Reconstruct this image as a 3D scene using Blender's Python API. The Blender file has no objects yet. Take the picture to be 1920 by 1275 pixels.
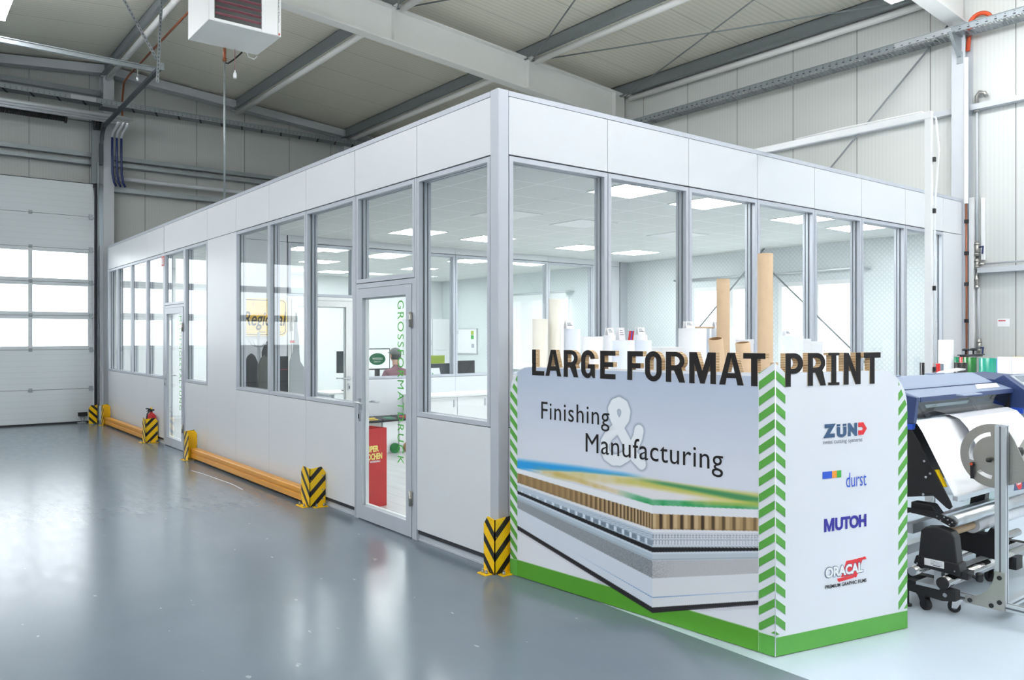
import bpy, bmesh, math, random
import numpy as np
from mathutils import Matrix, Vector
random.seed(4)
SC = bpy.context.scene
COL = SC.collection
R = math.radians

# ------------------------------------------------------------------ camera, world, exposure
cam_data = bpy.data.cameras.new('camera')
cam_data.sensor_width = 36.0
cam_data.lens = 36.0 * 1507.0 / 1920.0
cam_data.shift_y = -0.00276
cam_data.clip_end = 200
cam = bpy.data.objects.new('camera', cam_data)
COL.objects.link(cam)
cam.location = (-3.312, -4.385, 1.600)
cam.rotation_euler = (R(90), 0, R(51.967 - 90))
SC.camera = cam
SC.view_settings.view_transform = 'Standard'
SC.view_settings.look = 'None'
SC.view_settings.gamma = 1.0
SC.view_settings.exposure = 0.38
SC.cycles.max_bounces = 10
SC.cycles.diffuse_bounces = 5
SC.cycles.glossy_bounces = 4
SC.cycles.transmission_bounces = 6
SC.cycles.transparent_max_bounces = 24
SC.cycles.sample_clamp_indirect = 8.0
SC.cycles.caustics_reflective = False
SC.cycles.caustics_refractive = False

world = bpy.data.worlds.new('overcast_sky')
SC.world = world
world.use_nodes = True
wn = world.node_tree
bg = wn.nodes['Background']
tc = wn.nodes.new('ShaderNodeTexCoord')
sep = wn.nodes.new('ShaderNodeSeparateXYZ')
ramp = wn.nodes.new('ShaderNodeValToRGB')
ramp.color_ramp.elements[0].position = 0.46
ramp.color_ramp.elements[0].color = (0.55, 0.60, 0.60, 1)
ramp.color_ramp.elements[1].position = 0.56
ramp.color_ramp.elements[1].color = (0.95, 0.98, 1.0, 1)
mr = wn.nodes.new('ShaderNodeMapRange')
mr.inputs[1].default_value = -1
mr.inputs[2].default_value = 1
wn.links.new(tc.outputs['Generated'], sep.inputs[0])
wn.links.new(sep.outputs[2], mr.inputs[0])
wn.links.new(mr.outputs[0], ramp.inputs[0])
wn.links.new(ramp.outputs[0], bg.inputs[0])
bg.inputs[1].default_value = 3.8

# brightness of the hall and office lamps, unseen added ones included
HALL_LAMP = 40.0
OFFICE_LAMP = 21.0

# ------------------------------------------------------------------ materials
def lin(c):
    out = []
    for v in c[:3]:
        v = v / 255.0
        out.append(v / 12.92 if v <= 0.04045 else ((v + 0.055) / 1.055) ** 2.4)
    return tuple(out)

class NT:
    """small wrapper for building node trees"""
    def __init__(self, name):
        self.m = bpy.data.materials.new(name)
        self.m.use_nodes = True
        self.t = self.m.node_tree
        self.b = self.t.nodes['Principled BSDF']
    def n(self, kind, **kw):
        nd = self.t.nodes.new(kind)
        for k, v in kw.items():
            setattr(nd, k, v)
        return nd
    def l(self, a, b):
        self.t.links.new(a, b)
    def math(self, op, a, b=None, c=None):
        nd = self.n('ShaderNodeMath', operation=op)
        for i, v in enumerate((a, b, c)):
            if v is None:
                continue
            if isinstance(v, (int, float)):
                nd.inputs[i].default_value = v
            else:
                self.l(v, nd.inputs[i])
        return nd.outputs[0]
    def pos(self, obj=False):
        s = self.n('ShaderNodeSeparateXYZ')
        if obj:
            self.l(self.n('ShaderNodeTexCoord').outputs['Object'], s.inputs[0])
        else:
            self.l(self.n('ShaderNodeNewGeometry').outputs['Position'], s.inputs[0])
        return s.outputs
    def line(self, coord, period, off, width):
        f = self.math('FRACT', self.math('DIVIDE', self.math('SUBTRACT', coord, off - width / 2), period))
        return self.math('LESS_THAN', f, width / period)
    def mix(self, fac, a, b):
        nd = self.n('ShaderNodeMix', data_type='RGBA')
        if isinstance(fac, (int, float)):
            nd.inputs[0].default_value = fac
        else:
            self.l(fac, nd.inputs[0])
        for i, v in ((6, a), (7, b)):
            if isinstance(v, tuple):
                nd.inputs[i].default_value = (*v[:3], 1)
            else:
                self.l(v, nd.inputs[i])
        return nd.outputs[2]
    def noise(self, scale, detail=3, stretch=None):
        nd = self.n('ShaderNodeTexNoise')
        nd.inputs['Scale'].default_value = scale
        nd.inputs['Detail'].default_value = detail
        g = self.n('ShaderNodeTexCoord')
        if stretch:
            mp = self.n('ShaderNodeMapping')
            mp.inputs['Scale'].default_value = stretch
            self.l(g.outputs['Object'], mp.inputs[0])
            self.l(mp.outputs[0], nd.inputs['Vector'])
        else:
            self.l(g.outputs['Object'], nd.inputs['Vector'])
        return nd.outputs[0]
    def bump(self, h, strength, dist=0.01):
        nd = self.n('ShaderNodeBump')
        nd.inputs['Strength'].default_value = strength
        nd.inputs['Distance'].default_value = dist
        self.l(h, nd.inputs['Height'])
        self.l(nd.outputs[0], self.b.inputs['Normal'])
    def base(self, col):
        if isinstance(col, tuple):
            self.b.inputs['Base Color'].default_value = (*col[:3], 1)
        else:
            self.l(col, self.b.inputs['Base Color'])
    def setp(self, rough=0.5, metal=0.0, spec=0.5):
        self.b.inputs['Roughness'].default_value = rough
        self.b.inputs['Metallic'].default_value = metal
        self.b.inputs['Specular IOR Level'].default_value = spec

def mat(name, c, rough=0.5, metal=0.0, spec=0.5, var=0.04, scale=6.0, stretch=None):
    t = NT(name)
    col = lin(c)
    a = tuple(v * (1 - var) for v in col)
    b = tuple(min(1, v * (1 + var)) for v in col)
    t.base(t.mix(t.noise(scale, 3, stretch), a, b))
    t.setp(rough, metal, spec)
    return t.m

def mat_emit(name, c, strength):
    m = bpy.data.materials.new(name)
    m.use_nodes = True
    b = m.node_tree.nodes['Principled BSDF']
    b.inputs['Base Color'].default_value = (0.8, 0.8, 0.8, 1)
    b.inputs['Emission Color'].default_value = (*lin(c), 1)
    b.inputs['Emission Strength'].default_value = strength
    return m

def mat_glass(name, tint, ior=1.7, rough=0.0):
    m = bpy.data.materials.new(name)
    m.use_nodes = True
    nt = m.node_tree
    nt.nodes.clear()
    o = nt.nodes.new('ShaderNodeOutputMaterial')
    tr = nt.nodes.new('ShaderNodeBsdfTransparent')
    gl = nt.nodes.new('ShaderNodeBsdfGlossy')
    fr = nt.nodes.new('ShaderNodeFresnel')
    mx = nt.nodes.new('ShaderNodeMixShader')
    tr.inputs[0].default_value = (*tint, 1)
    gl.inputs['Roughness'].default_value = rough
    gl.inputs['Color'].default_value = (1, 1, 1, 1)
    # a pane is one thin sheet: the same reflection from both of its sides
    ge = nt.nodes.new('ShaderNodeNewGeometry')
    mp = nt.nodes.new('ShaderNodeMapRange')
    mp.inputs[3].default_value = ior
    mp.inputs[4].default_value = 1.0 / ior
    nt.links.new(ge.outputs['Backfacing'], mp.inputs[0])
    nt.links.new(mp.outputs[0], fr.inputs[0])
    nt.links.new(fr.outputs[0], mx.inputs[0])
    nt.links.new(tr.outputs[0], mx.inputs[1])
    nt.links.new(gl.outputs[0], mx.inputs[2])
    nt.links.new(mx.outputs[0], o.inputs[0])
    return m

M = {}
def wall_mat(name, c, axis, off, var=0.03):
    t = NT(name)
    p = t.pos()[axis]
    col = lin(c)
    fine = t.math('FRACT', t.math('DIVIDE', p, 0.05))
    tri = t.math('ABSOLUTE', t.math('SUBTRACT', fine, 0.5))
    a = t.mix(t.math('MULTIPLY', tri, 2.0), tuple(v * 0.965 for v in col), tuple(v * 1.02 for v in col))
    t.base(t.mix(t.line(p, 1.0, off, 0.012), a, tuple(v * 0.35 for v in col)))
    t.setp(0.42, 0, 0.4)
    t.bump(tri, 0.16, 0.004)
    return t.m
M['hallwall_right'] = wall_mat('sandwich_panel_side', (205, 208, 205), 1, 0.49)
M['hallwall_far'] = wall_mat('sandwich_panel_gable', (190, 194, 192), 0, -0.2)
def roof_mat():
    t = NT('roof_sheet')
    s = t.pos()
    col = lin((222, 219, 206))
    fine = t.math('ABSOLUTE', t.math('SUBTRACT', t.math('FRACT', t.math('DIVIDE', s[1], 0.09)), 0.5))
    a = t.mix(t.math('MULTIPLY', fine, 2.0), tuple(v * 0.90 for v in col), tuple(v * 1.03 for v in col))
    t.base(t.mix(t.line(s[1], 1.0, 0.3, 0.012), a, tuple(v * 0.55 for v in col)))
    t.setp(0.45, 0, 0.4)
    t.bump(fine, 0.4, 0.006)
    return t.m
M['roof'] = roof_mat()
def epoxy(name, c1, c2, rough, scratch=0.25):
    t = NT(name)
    n1 = t.noise(1.3, 5)
    n2 = t.noise(14, 6, (1.0, 0.25, 1.0))
    base = t.mix(n1, lin(c1), lin(c2))
    sc = t.math('GREATER_THAN', t.noise(16, 8, (1, 0.35, 1)), 0.715)
    t.base(t.mix(t.math('MULTIPLY', sc, scratch), base, lin((190, 196, 200))))
    t.setp(rough, 0, 0.9)
    rr = t.n('ShaderNodeMapRange')
    rr.inputs[3].default_value = rough * 0.8
    rr.inputs[4].default_value = rough * 1.35
    t.l(n2, rr.inputs[0])
    t.l(rr.outputs[0], t.b.inputs['Roughness'])
    t.bump(t.noise(30, 4), 0.04, 0.01)
    return t.m
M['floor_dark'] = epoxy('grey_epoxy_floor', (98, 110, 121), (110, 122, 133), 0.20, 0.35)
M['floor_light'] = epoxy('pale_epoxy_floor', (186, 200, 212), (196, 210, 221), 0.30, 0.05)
def laminate():
    t = NT('office_laminate')
    s = t.pos()
    grain = t.noise(4, 6, (9, 0.6, 1))
    a = t.mix(grain, lin((168, 168, 166)), lin((205, 206, 206)))
    t.base(t.mix(t.line(s[0], 0.19, 0, 0.004), a, lin((120, 118, 115))))
    t.setp(0.32, 0, 0.5)
    return t.m
M['laminate'] = laminate()
def ceiling_tile():
    t = NT('mineral_ceiling_tile')
    s = t.pos()
    lx = t.line(s[0], 0.575, 1.82, 0.014)
    ly = t.line(s[1], 0.575, 0.475, 0.014)
    ln = t.math('MAXIMUM', lx, ly)
    a = t.mix(t.noise(40, 2), lin((216, 220, 218)), lin((228, 231, 229)))
    t.base(t.mix(ln, a, lin((250, 252, 252))))
    t.setp(0.7, 0, 0.2)
    return t.m
M['ceil_tile'] = ceiling_tile()

M['white_panel'] = mat('white_laminated_panel', (219, 222, 226), 0.35, var=0.012, scale=2)
M['white'] = mat('white_paint', (236, 238, 238), 0.4, var=0.015)
M['white_rough'] = mat('white_plaster', (232, 236, 236), 0.6, var=0.015)
M['alu'] = mat('anodised_aluminium', (188, 193, 202), 0.40, 0.12, var=0.03, stretch=(1, 1, 0.1))
M['alu_dark'] = mat('dark_gasket', (96, 102, 108), 0.5)  # darker grey for the recessed frame rings and profile grooves
M['alu_bright'] = mat('bright_aluminium_profile', (205, 210, 214), 0.28, 0.75, var=0.03)
M['joint'] = mat('dark_joint', (52, 54, 60), 0.7)
M['black'] = mat('black_plastic', (26, 26, 29), 0.42)
M['black_metal'] = mat('black_powder_coat', (24, 24, 26), 0.5)
M['rubber'] = mat('rubber', (38, 38, 40), 0.7)
M['galv'] = mat('galvanised_steel', (150, 158, 162), 0.38, 0.55, var=0.14, scale=25)
M['galv_dark'] = mat('dark_purlin_steel', (126, 133, 136), 0.5, 0.2, var=0.10, scale=18)
M['steel_white'] = mat('white_painted_steel', (230, 231, 229), 0.42, var=0.02)
M['steel_grey'] = mat('grey_painted_steel', (190, 195, 200), 0.45, var=0.03)
M['pipe_bright'] = mat('bright_galvanised_pipe', (222, 226, 230), 0.3, 0.35, var=0.05)
M['track_dark'] = mat('dark_track_steel', (70, 75, 82), 0.4, 0.4, var=0.1)
M['chrome'] = mat('polished_steel', (200, 200, 202), 0.12, 1.0, var=0.02)
M['stainless'] = mat('brushed_stainless', (176, 174, 168), 0.32, 0.9, var=0.08, scale=14, stretch=(1, 1, 8))
M['copper'] = mat('copper_pipe', (150, 88, 60), 0.45, 0.4, var=0.12)
M['orange_red'] = mat('orange_hose', (206, 78, 38), 0.45)
M['navy_hose'] = mat('navy_hose', (28, 44, 96), 0.4)
M['yellow'] = mat('safety_yellow_paint', (246, 196, 8), 0.38, var=0.05, scale=12)
M['rail'] = mat('ochre_rail_paint', (214, 148, 44), 0.4, var=0.05)
M['red'] = mat('signal_red', (186, 28, 32), 0.4)
M['kraft'] = mat('kraft_tube', (200, 174, 144), 0.75, var=0.09, scale=22)
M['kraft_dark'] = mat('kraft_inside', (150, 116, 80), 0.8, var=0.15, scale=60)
M['roll_white'] = mat('white_film_roll', (240, 242, 247), 0.28, var=0.008)
M['roll_cream'] = mat('cream_film_roll', (236, 233, 222), 0.3, var=0.01)
M['roll_blue'] = mat('cool_white_film_roll', (226, 234, 248), 0.28, var=0.008)
M['paper'] = mat('white_paper', (242, 243, 245), 0.6, var=0.01)
M['blue_cover'] = mat('slate_blue_cover', (140, 155, 182), 0.32, var=0.03)
M['navy_cover'] = mat('navy_cover', (42, 62, 108), 0.38, var=0.03)
M['glass'] = mat_glass('clear_glass', (0.945, 0.968, 0.968), 1.45)
M['glass_gate'] = mat_glass('gate_glazing', (0.93, 0.96, 0.985), 1.6)
M['glass_smoke'] = mat_glass('printer_window', (0.62, 0.70, 0.74), 1.5)
M['ink'] = mat('dark_lettering', (34, 31, 32), 0.6, spec=0.25)
M['board_white'] = mat('white_printed_board', (224, 227, 234), 0.45, var=0.01)
M['green'] = mat('sign_green', (86, 160, 64), 0.45, var=0.02)
M['glass_green'] = mat('green_window_lettering', (70, 170, 60), 0.5)
def bollard_mat():
    t = NT('black_yellow_stripes')
    s = t.pos(obj=True)
    d = t.math('ADD', s[0], s[1])
    f = t.math('FRACT', t.math('DIVIDE', t.math('SUBTRACT', t.math('ADD', s[2], 0.052), d), 0.14))
    blk = t.math('LESS_THAN', f, 0.40)
    wear = t.math('GREATER_THAN', t.noise(34, 5), 0.70)
    blk = t.math('MULTIPLY', blk, t.math('SUBTRACT', 1.0, wear))
    t.base(t.mix(blk, t.mix(t.noise(9), lin((240, 190, 0)), lin((250, 204, 20))), lin((30, 28, 28))))
    t.setp(0.38, 0, 0.45)
    return t.m
M['stripes'] = bollard_mat()
def gate_mat():
    t = NT('gate_panel_sheet')
    s = t.pos()
    g = t.line(s[2], 0.105, 0.02, 0.008)
    col = lin((206, 213, 216))
    t.base(t.mix(g, col, tuple(v * 0.90 for v in col)))
    t.setp(0.4, 0, 0.45)
    t.bump(g, -0.5, 0.004)
    return t.m
M['gate'] = gate_mat()
def honeycomb():
    t = NT('honeycomb_board_edge')
    s = t.pos(obj=True)
    f = t.math('FRACT', t.math('DIVIDE', s[2], 0.0085))
    t.base(t.mix(t.math('LESS_THAN', f, 0.32), lin((212, 186, 150)), lin((116, 90, 62))))
    t.setp(0.8, 0, 0.2)
    return t.m
M['honeycomb'] = honeycomb()
def perforated(name):
    t = NT(name)
    s = t.pos()
    a = t.math('ADD', s[1], s[2])
    b = t.math('SUBTRACT', s[1], s[2])
    fa = t.line(a, 0.07, 0, 0.022)
    fb = t.line(b, 0.07, 0, 0.022)
    col = lin((224, 230, 232))
    t.base(t.mix(t.math('MULTIPLY', t.math('MAXIMUM', fa, fb), 0.4), col, lin((188, 200, 200))))
    t.setp(0.5, 0, 0.3)
    return t.m
M['office_hallwall'] = perforated('lined_panel_inside_office')
M['hall_lamp'] = mat_emit('luminaire_diffuser', (250, 251, 255), HALL_LAMP)
M['office_lamp'] = mat_emit('led_panel_diffuser', (250, 253, 255), OFFICE_LAMP)

# ------------------------------------------------------------------ mesh building
class MB:
    def __init__(self):
        self.v, self.f, self.mi, self.sm = [], [], [], []
    def add(self, vs, fs, mi=0, smooth=False):
        o = len(self.v)
        self.v += [tuple(p) for p in vs]
        for f in fs:
            self.f.append([i + o for i in f])
            self.mi.append(mi)
            self.sm.append(smooth)
        return self
    def box(self, x0, x1, y0, y1, z0, z1, mi=0):
        if x0 > x1: x0, x1 = x1, x0
        if y0 > y1: y0, y1 = y1, y0
        if z0 > z1: z0, z1 = z1, z0
        vs = [(x0, y0, z0), (x1, y0, z0), (x1, y1, z0), (x0, y1, z0), (x0, y0, z1), (x1, y0, z1), (x1, y1, z1), (x0, y1, z1)]
        return self.add(vs, [(0, 3, 2, 1), (4, 5, 6, 7), (0, 1, 5, 4), (1, 2, 6, 5), (2, 3, 7, 6), (3, 0, 4, 7)], mi)
    def beam(self, p0, p1, w, h, mi=0, up=(0, 0, 1)):
        """rectangular bar from p0 to p1"""
        a, b = Vector(p0), Vector(p1)
        d = (b - a).normalized()
        u = Vector(up)
        if abs(d.dot(u)) > 0.98:
            u = Vector((1, 0, 0))
        s = d.cross(u).normalized()
        t = s.cross(d).normalized()
        vs = []
        for q in (a, b):
            for i, j in ((-1, -1), (1, -1), (1, 1), (-1, 1)):
                vs.append(q + s * (i * w / 2) + t * (j * h / 2))
        return self.add(vs, [(0, 1, 2, 3), (7, 6, 5, 4), (0, 4, 5, 1), (1, 5, 6, 2), (2, 6, 7, 3), (3, 7, 4, 0)], mi)
    def cyl(self, p0, p1, r0, r1=None, n=20, mi=0, caps=True, cap_mi=None):
        if r1 is None: r1 = r0
        a, b = Vector(p0), Vector(p1)
        d = (b - a).normalized()
        u = Vector((1, 0, 0)) if abs(d.z) > 0.9 else Vector((0, 0, 1))
        s = d.cross(u).normalized()
        t = d.cross(s).normalized()
        ra = [a + (s * math.cos(k * 2 * math.pi / n) + t * math.sin(k * 2 * math.pi / n)) * r0 for k in range(n)]
        rb = [b + (s * math.cos(k * 2 * math.pi / n) + t * math.sin(k * 2 * math.pi / n)) * r1 for k in range(n)]
        self.add(ra + rb, [(k, (k + 1) % n, n + (k + 1) % n, n + k) for k in range(n)], mi, True)
        if caps:
            cm = mi if cap_mi is None else cap_mi
            self.add(ra, [tuple(range(n - 1, -1, -1))], cm)
            self.add(rb, [tuple(range(n))], cm)
        return self
    def tube(self, pts, r, n=8, mi=0):
        """round bar along a path, one connected skin"""
        P = [Vector(p) for p in pts]
        rings = []
        prev = None
        for i, p in enumerate(P):
            d = (P[min(i + 1, len(P) - 1)] - P[max(i - 1, 0)]).normalized()
            if prev is None:
                u = Vector((1, 0, 0)) if abs(d.z) > 0.9 else Vector((0, 0, 1))
                s = d.cross(u).normalized()
            else:
                s = (prev - d * prev.dot(d)).normalized()
            prev = s
            t = d.cross(s)
            rings.append([p + (s * math.cos(k * 2 * math.pi / n) + t * math.sin(k * 2 * math.pi / n)) * r for k in range(n)])
        vs = [q for ring in rings for q in ring]
        fs = [(i * n + k, i * n + (k + 1) % n, (i + 1) * n + (k + 1) % n, (i + 1) * n + k) for i in range(len(P) - 1) for k in range(n)]
        self.add(vs, fs, mi, True)
        self.add(rings[0], [tuple(range(n - 1, -1, -1))], mi)
        self.add(rings[-1], [tuple(range(n))], mi)
        return self
    def lathe(self, c, prof, n=24, mi=0):
        """profile of (radius, z) turned about the vertical through c"""
        vs, fs = [], []
        for r, z in prof:
            for k in range(n):
                a = k * 2 * math.pi / n
                vs.append((c[0] + r * math.cos(a), c[1] + r * math.sin(a), c[2] + z))
        for i in range(len(prof) - 1):
            for k in range(n):
                fs.append((i * n + k, i * n + (k + 1) % n, (i + 1) * n + (k + 1) % n, (i + 1) * n + k))
        return self.add(vs, fs, mi, True)
    def prism(self, poly, fn, d0, d1, mi=0, side_mi=None):
        """outline poly of (a, b) given thickness d0..d1; fn(a, b, d) places a point"""
        n = len(poly)
        A = [fn(a, b, d0) for a, b in poly]
        B = [fn(a, b, d1) for a, b in poly]
        sm = mi if side_mi is None else side_mi
        self.add(A, [tuple(range(n))], mi)
        self.add(B, [tuple(range(n - 1, -1, -1))], mi)
        self.add(A + B, [(k, n + k, n + (k + 1) % n, (k + 1) % n) for k in range(n)], sm)
        return self
    def quad(self, a, b, c, d, mi=0):
        return self.add([a, b, c, d], [(0, 1, 2, 3)], mi)
    def build(self, name, mats, parent=None, bevel=0.0, local=False, fix=True):
        me = bpy.data.meshes.new(name)
        off = Vector((0, 0, 0))
        if parent is not None and not local:
            q = parent
            while q is not None:
                off += q.location
                q = q.parent
        me.from_pydata([tuple(Vector(p) - off) for p in self.v], [], self.f)
        me.polygons.foreach_set('material_index', self.mi)
        me.polygons.foreach_set('use_smooth', self.sm)
        if not isinstance(mats, (list, tuple)):
            mats = [mats]
        for m in mats:
            me.materials.append(M[m] if isinstance(m, str) else m)
        if fix:
            bm = bmesh.new()
            bm.from_mesh(me)
            bmesh.ops.remove_doubles(bm, verts=bm.verts, dist=1e-5)
            bmesh.ops.recalc_face_normals(bm, faces=bm.faces)
            bm.to_mesh(me)
            bm.free()
        me.update()
        o = bpy.data.objects.new(name, me)
        COL.objects.link(o)
        if parent is not None:
            o.parent = parent
        if bevel:
            b = o.modifiers.new('soft_edges', 'BEVEL')
            b.width = bevel
            b.segments = 2
            b.limit_method = 'ANGLE'
            b.angle_limit = R(50)
        return o

def thing(name, label, cat, loc=(0, 0, 0), group=None, rot=0.0):
    o = bpy.data.objects.new(name, None)
    o.empty_display_size = 0.1
    COL.objects.link(o)
    o.location = loc
    o.rotation_euler = (0, 0, rot)
    o['label'] = label
    o['category'] = cat
    if group: o['group'] = group
    return o
def tag(o, label, cat, group=None):
    o['label'] = label
    o['category'] = cat
    if group: o['group'] = group
    return o
def struct(o):
    o['kind'] = 'structure'
    return o
def dup(root, loc, rot, label, group=None):
    r = root.copy()
    COL.objects.link(r)
    r.location = loc
    r.rotation_euler = (0, 0, rot)
    r['label'] = label
    if group: r['group'] = group
    for ch in list(root.children):
        c = ch.copy()
        COL.objects.link(c)
        c.parent = r
        for g in list(ch.children):
            d = g.copy()
            COL.objects.link(d)
            d.parent = c
    return r

def mesh_of(curve):
    o = bpy.data.objects.new('tmp_outline', curve)
    COL.objects.link(o)
    dg = bpy.context.evaluated_depsgraph_get()
    me = bpy.data.meshes.new_from_object(o.evaluated_get(dg))
    V = [tuple(v.co) for v in me.vertices]
    F = [tuple(p.vertices) for p in me.polygons]
    N = [tuple(p.normal) for p in me.polygons]
    bpy.data.objects.remove(o)
    bpy.data.curves.remove(curve)
    bpy.data.meshes.remove(me)
    return V, F, N
def glyph_text(s, bold=0.0, spacing=1.0, extrude=0.0):
    c = bpy.data.curves.new('tmp_text', 'FONT')
    c.body = s
    c.offset = bold
    c.space_character = spacing
    c.extrude = extrude
    c.resolution_u = 4
    return mesh_of(c)
def text_fit(mb, s, fn, a0, a1, b0, b1, d, bold=0.0, spacing=1.0, mi=0, shear=0.0):
    """lettering filling the box a0..a1, b0..b1 on a surface; fn(a, b, d) places a point"""
    V, F, N = glyph_text(s, bold, spacing)
    xs = [v[0] for v in V]
    ys = [v[1] for v in V]
    x0, x1, y0, y1 = min(xs), max(xs), min(ys), max(ys)
    P = []
    for v in V:
        a = a0 + (v[0] - x0) / (x1 - x0) * (a1 - a0)
        b = b0 + (v[1] - y0) / (y1 - y0) * (b1 - b0)
        P.append(fn(a + shear * (b - b0), b, d))
    mb.add(P, F, mi)
def outline_mesh(outer, holes, half):
    """flat shape with holes as a slab of thickness 2*half"""
    c = bpy.data.curves.new('tmp_shape', 'CURVE')
    c.dimensions = '2D'
    c.fill_mode = 'BOTH'
    c.extrude = half
    for ring in [outer] + list(holes):
        sp = c.splines.new('POLY')
        sp.points.add(len(ring) - 1)
        for q, (x, y) in zip(sp.points, ring):
            q.co = (x, y, 0, 1)
        sp.use_cyclic_u = True
    return mesh_of(c)
def arc(cx, cy, rx, ry, a0, a1, n=14):
    return [(cx + rx * math.cos(R(a0 + (a1 - a0) * k / n)), cy + ry * math.sin(R(a0 + (a1 - a0) * k / n))) for k in range(n + 1)]
# ------------------------------------------------------------------ hall luminaires (some seen, the rest added out of view for light)
def luminaire(x, y, z, label):
    t = thing('linear_luminaire', label, 'ceiling lamp', (x, y, z), 'linear luminaires under the hall roof')
    m = MB()
    m.box(-0.025, 0.025, -0.76, 0.76, 0.046, 0.10)
    m.box(-0.085, 0.085, 0.751, 0.765, -0.055, 0.06)
    m.box(-0.085, 0.085, -0.765, -0.751, -0.055, 0.06)
    m.build('housing', 'steel_white', t, local=True)
    m = MB()
    m.box(-0.08, 0.08, -0.75, 0.75, -0.05, 0.045)
    m.build('diffuser', 'hall_lamp', t, local=True)
    for q in (-0.5, 0.5):
        m = MB()
        m.cyl((0, q, 0.09), (0, q, 6.80 - 0.088 * abs(x) - z - 0.012), 0.006, n=6)
        m.build('suspension_rod', 'galv', t, local=True)
luminaire(-2.1, 7.62, 5.92, 'lit linear luminaire hanging above the sectional gate')
luminaire(5.45, -0.70, 5.36, 'white luminaire end beside the roof beam at the right wall')
for x, y in ((-4.7, 8.4), (-4.7, 3.9), (-4.7, 1.6), (-4.7, -1.2), (-4.7, -3.6), (-4.7, -7.6), (-6.6, 3.9), (-6.6, -3.6), (-2.1, -4.5),
             (-2.1, -7.4), (0.4, -4.6), (0.4, -7.6), (2.6, -4.6), (2.6, -7.6), (4.6, -4.6), (4.6, -7.6), (6.3, -4.6), (6.3, -7.6), (1.2, 2.4)):
    luminaire(x, y, 6.80 - 0.088 * abs(x) - 0.75, 'added linear luminaire lighting the hall from outside the view')  # unseen lamps added to brighten facade, rafters and roof

# ------------------------------------------------------------------ hall shell
XW, YW = 7.4, 12.75
def roof_z(x):
    return 6.80 - 0.088 * abs(x)

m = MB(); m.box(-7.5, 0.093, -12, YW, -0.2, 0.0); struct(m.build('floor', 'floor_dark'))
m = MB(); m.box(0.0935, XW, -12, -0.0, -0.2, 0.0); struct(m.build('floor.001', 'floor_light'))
m = MB(); m.box(0.0935, XW, 0.0005, YW, -0.2, 0.003); struct(m.build('floor.002', 'laminate'))

# right wall: window openings inside the office
WIN_R = [(1.50, 2.72, 0.95, 2.42), (2.86, 4.33, 0.95, 2.42), (7.45, 9.60, 0.95, 2.45)]
m = MB()
ys = [-12.0] + [v for w in WIN_R for v in w[:2]] + [YW]
for i in range(0, len(ys), 2):
    m.box(XW, XW + 0.12, ys[i], ys[i + 1], -0.2, 6.6)
for y0, y1, z0, z1 in WIN_R:
    m.box(XW, XW + 0.12, y0, y1, -0.2, z0)
    m.box(XW, XW + 0.12, y0, y1, z1, 6.6)
struct(m.build('wall_right', 'hallwall_right'))
# gable wall with the gate opening
m = MB()
m.box(-7.5, -4.15, YW, YW + 0.12, -0.2, 7.0)
m.box(-4.15, -0.16, YW, YW + 0.12, 4.42, 7.0)
m.box(-0.16, XW, YW, YW + 0.12, -0.2, 7.0)
struct(m.build('wall_far', 'hallwall_far'))
m = MB(); m.box(-7.62, -7.5, -12, YW, -0.2, 6.6); struct(m.build('wall_left', 'hallwall_right'))
m = MB(); m.box(-7.5, XW, -12.12, -12, -0.2, 7.0); struct(m.build('wall_back', 'hallwall_far'))
m = MB()
for s in (-1, 1):
    x1 = s * 7.6
    a, b = roof_z(0), roof_z(x1)
    m.prism([(-12.2, 0), (YW + 0.2, 0)] and [(0, a), (x1, b), (x1, b + 0.1), (0, a + 0.1)], lambda p, q, d: (p, d, q), -12.2, YW + 0.2)
struct(m.build('ceiling', 'roof'))

# gable edge trim below the roof sheet
m = MB()
for s in (-1, 1):
    m.beam((0, YW - 0.06, roof_z(0) - 0.03), (s * 7.4, YW - 0.06, roof_z(7.4) - 0.03), 0.10, 0.04)
struct(m.build('trim_1', 'joint'))
m = MB()
for s in (-1, 1):
    m.beam((0, YW - 0.25, roof_z(0) - 0.11), (s * 7.4, YW - 0.25, roof_z(7.4) - 0.11), 0.22, 0.16)
struct(m.build('gable_beam', 'steel_grey'))

# rafters (portal frames) with flanges and stiffeners
def rafter(y, w, stiff):
    m = MB()
    for s in (-1, 1):
        for top, th in ((True, 0.018), (False, 0.02)):
            k = 6.57 if top else 6.07
            a = (0, y, k - (0.0 if top else -0.0))
            b = (s * 7.3, y, k - 0.0825 * 7.3)
            m.beam(a, b, w, th)
        m.prism([(0, 6.08), (s * 7.3, 6.08 - 0.0825 * 7.3), (s * 7.3, 6.56 - 0.0825 * 7.3), (0, 6.56)], lambda p, q, d: (p, d, q), y - 0.006, y + 0.006)
        for x in stiff:
            z = 6.07 - 0.0825 * x
            m.box(s * x - 0.008, s * x + 0.008, y - w / 2 + 0.004, y + w / 2 - 0.004, z, z + 0.5)
    return struct(m.build('rafter_beam', 'steel_white'))
rafter(5.87, 0.18, (2.5, 5.0, 7.0))
rafter(0.05, 0.20, (2.5, 5.0))
rafter(-5.8, 0.20, (2.5, 5.0))
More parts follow.
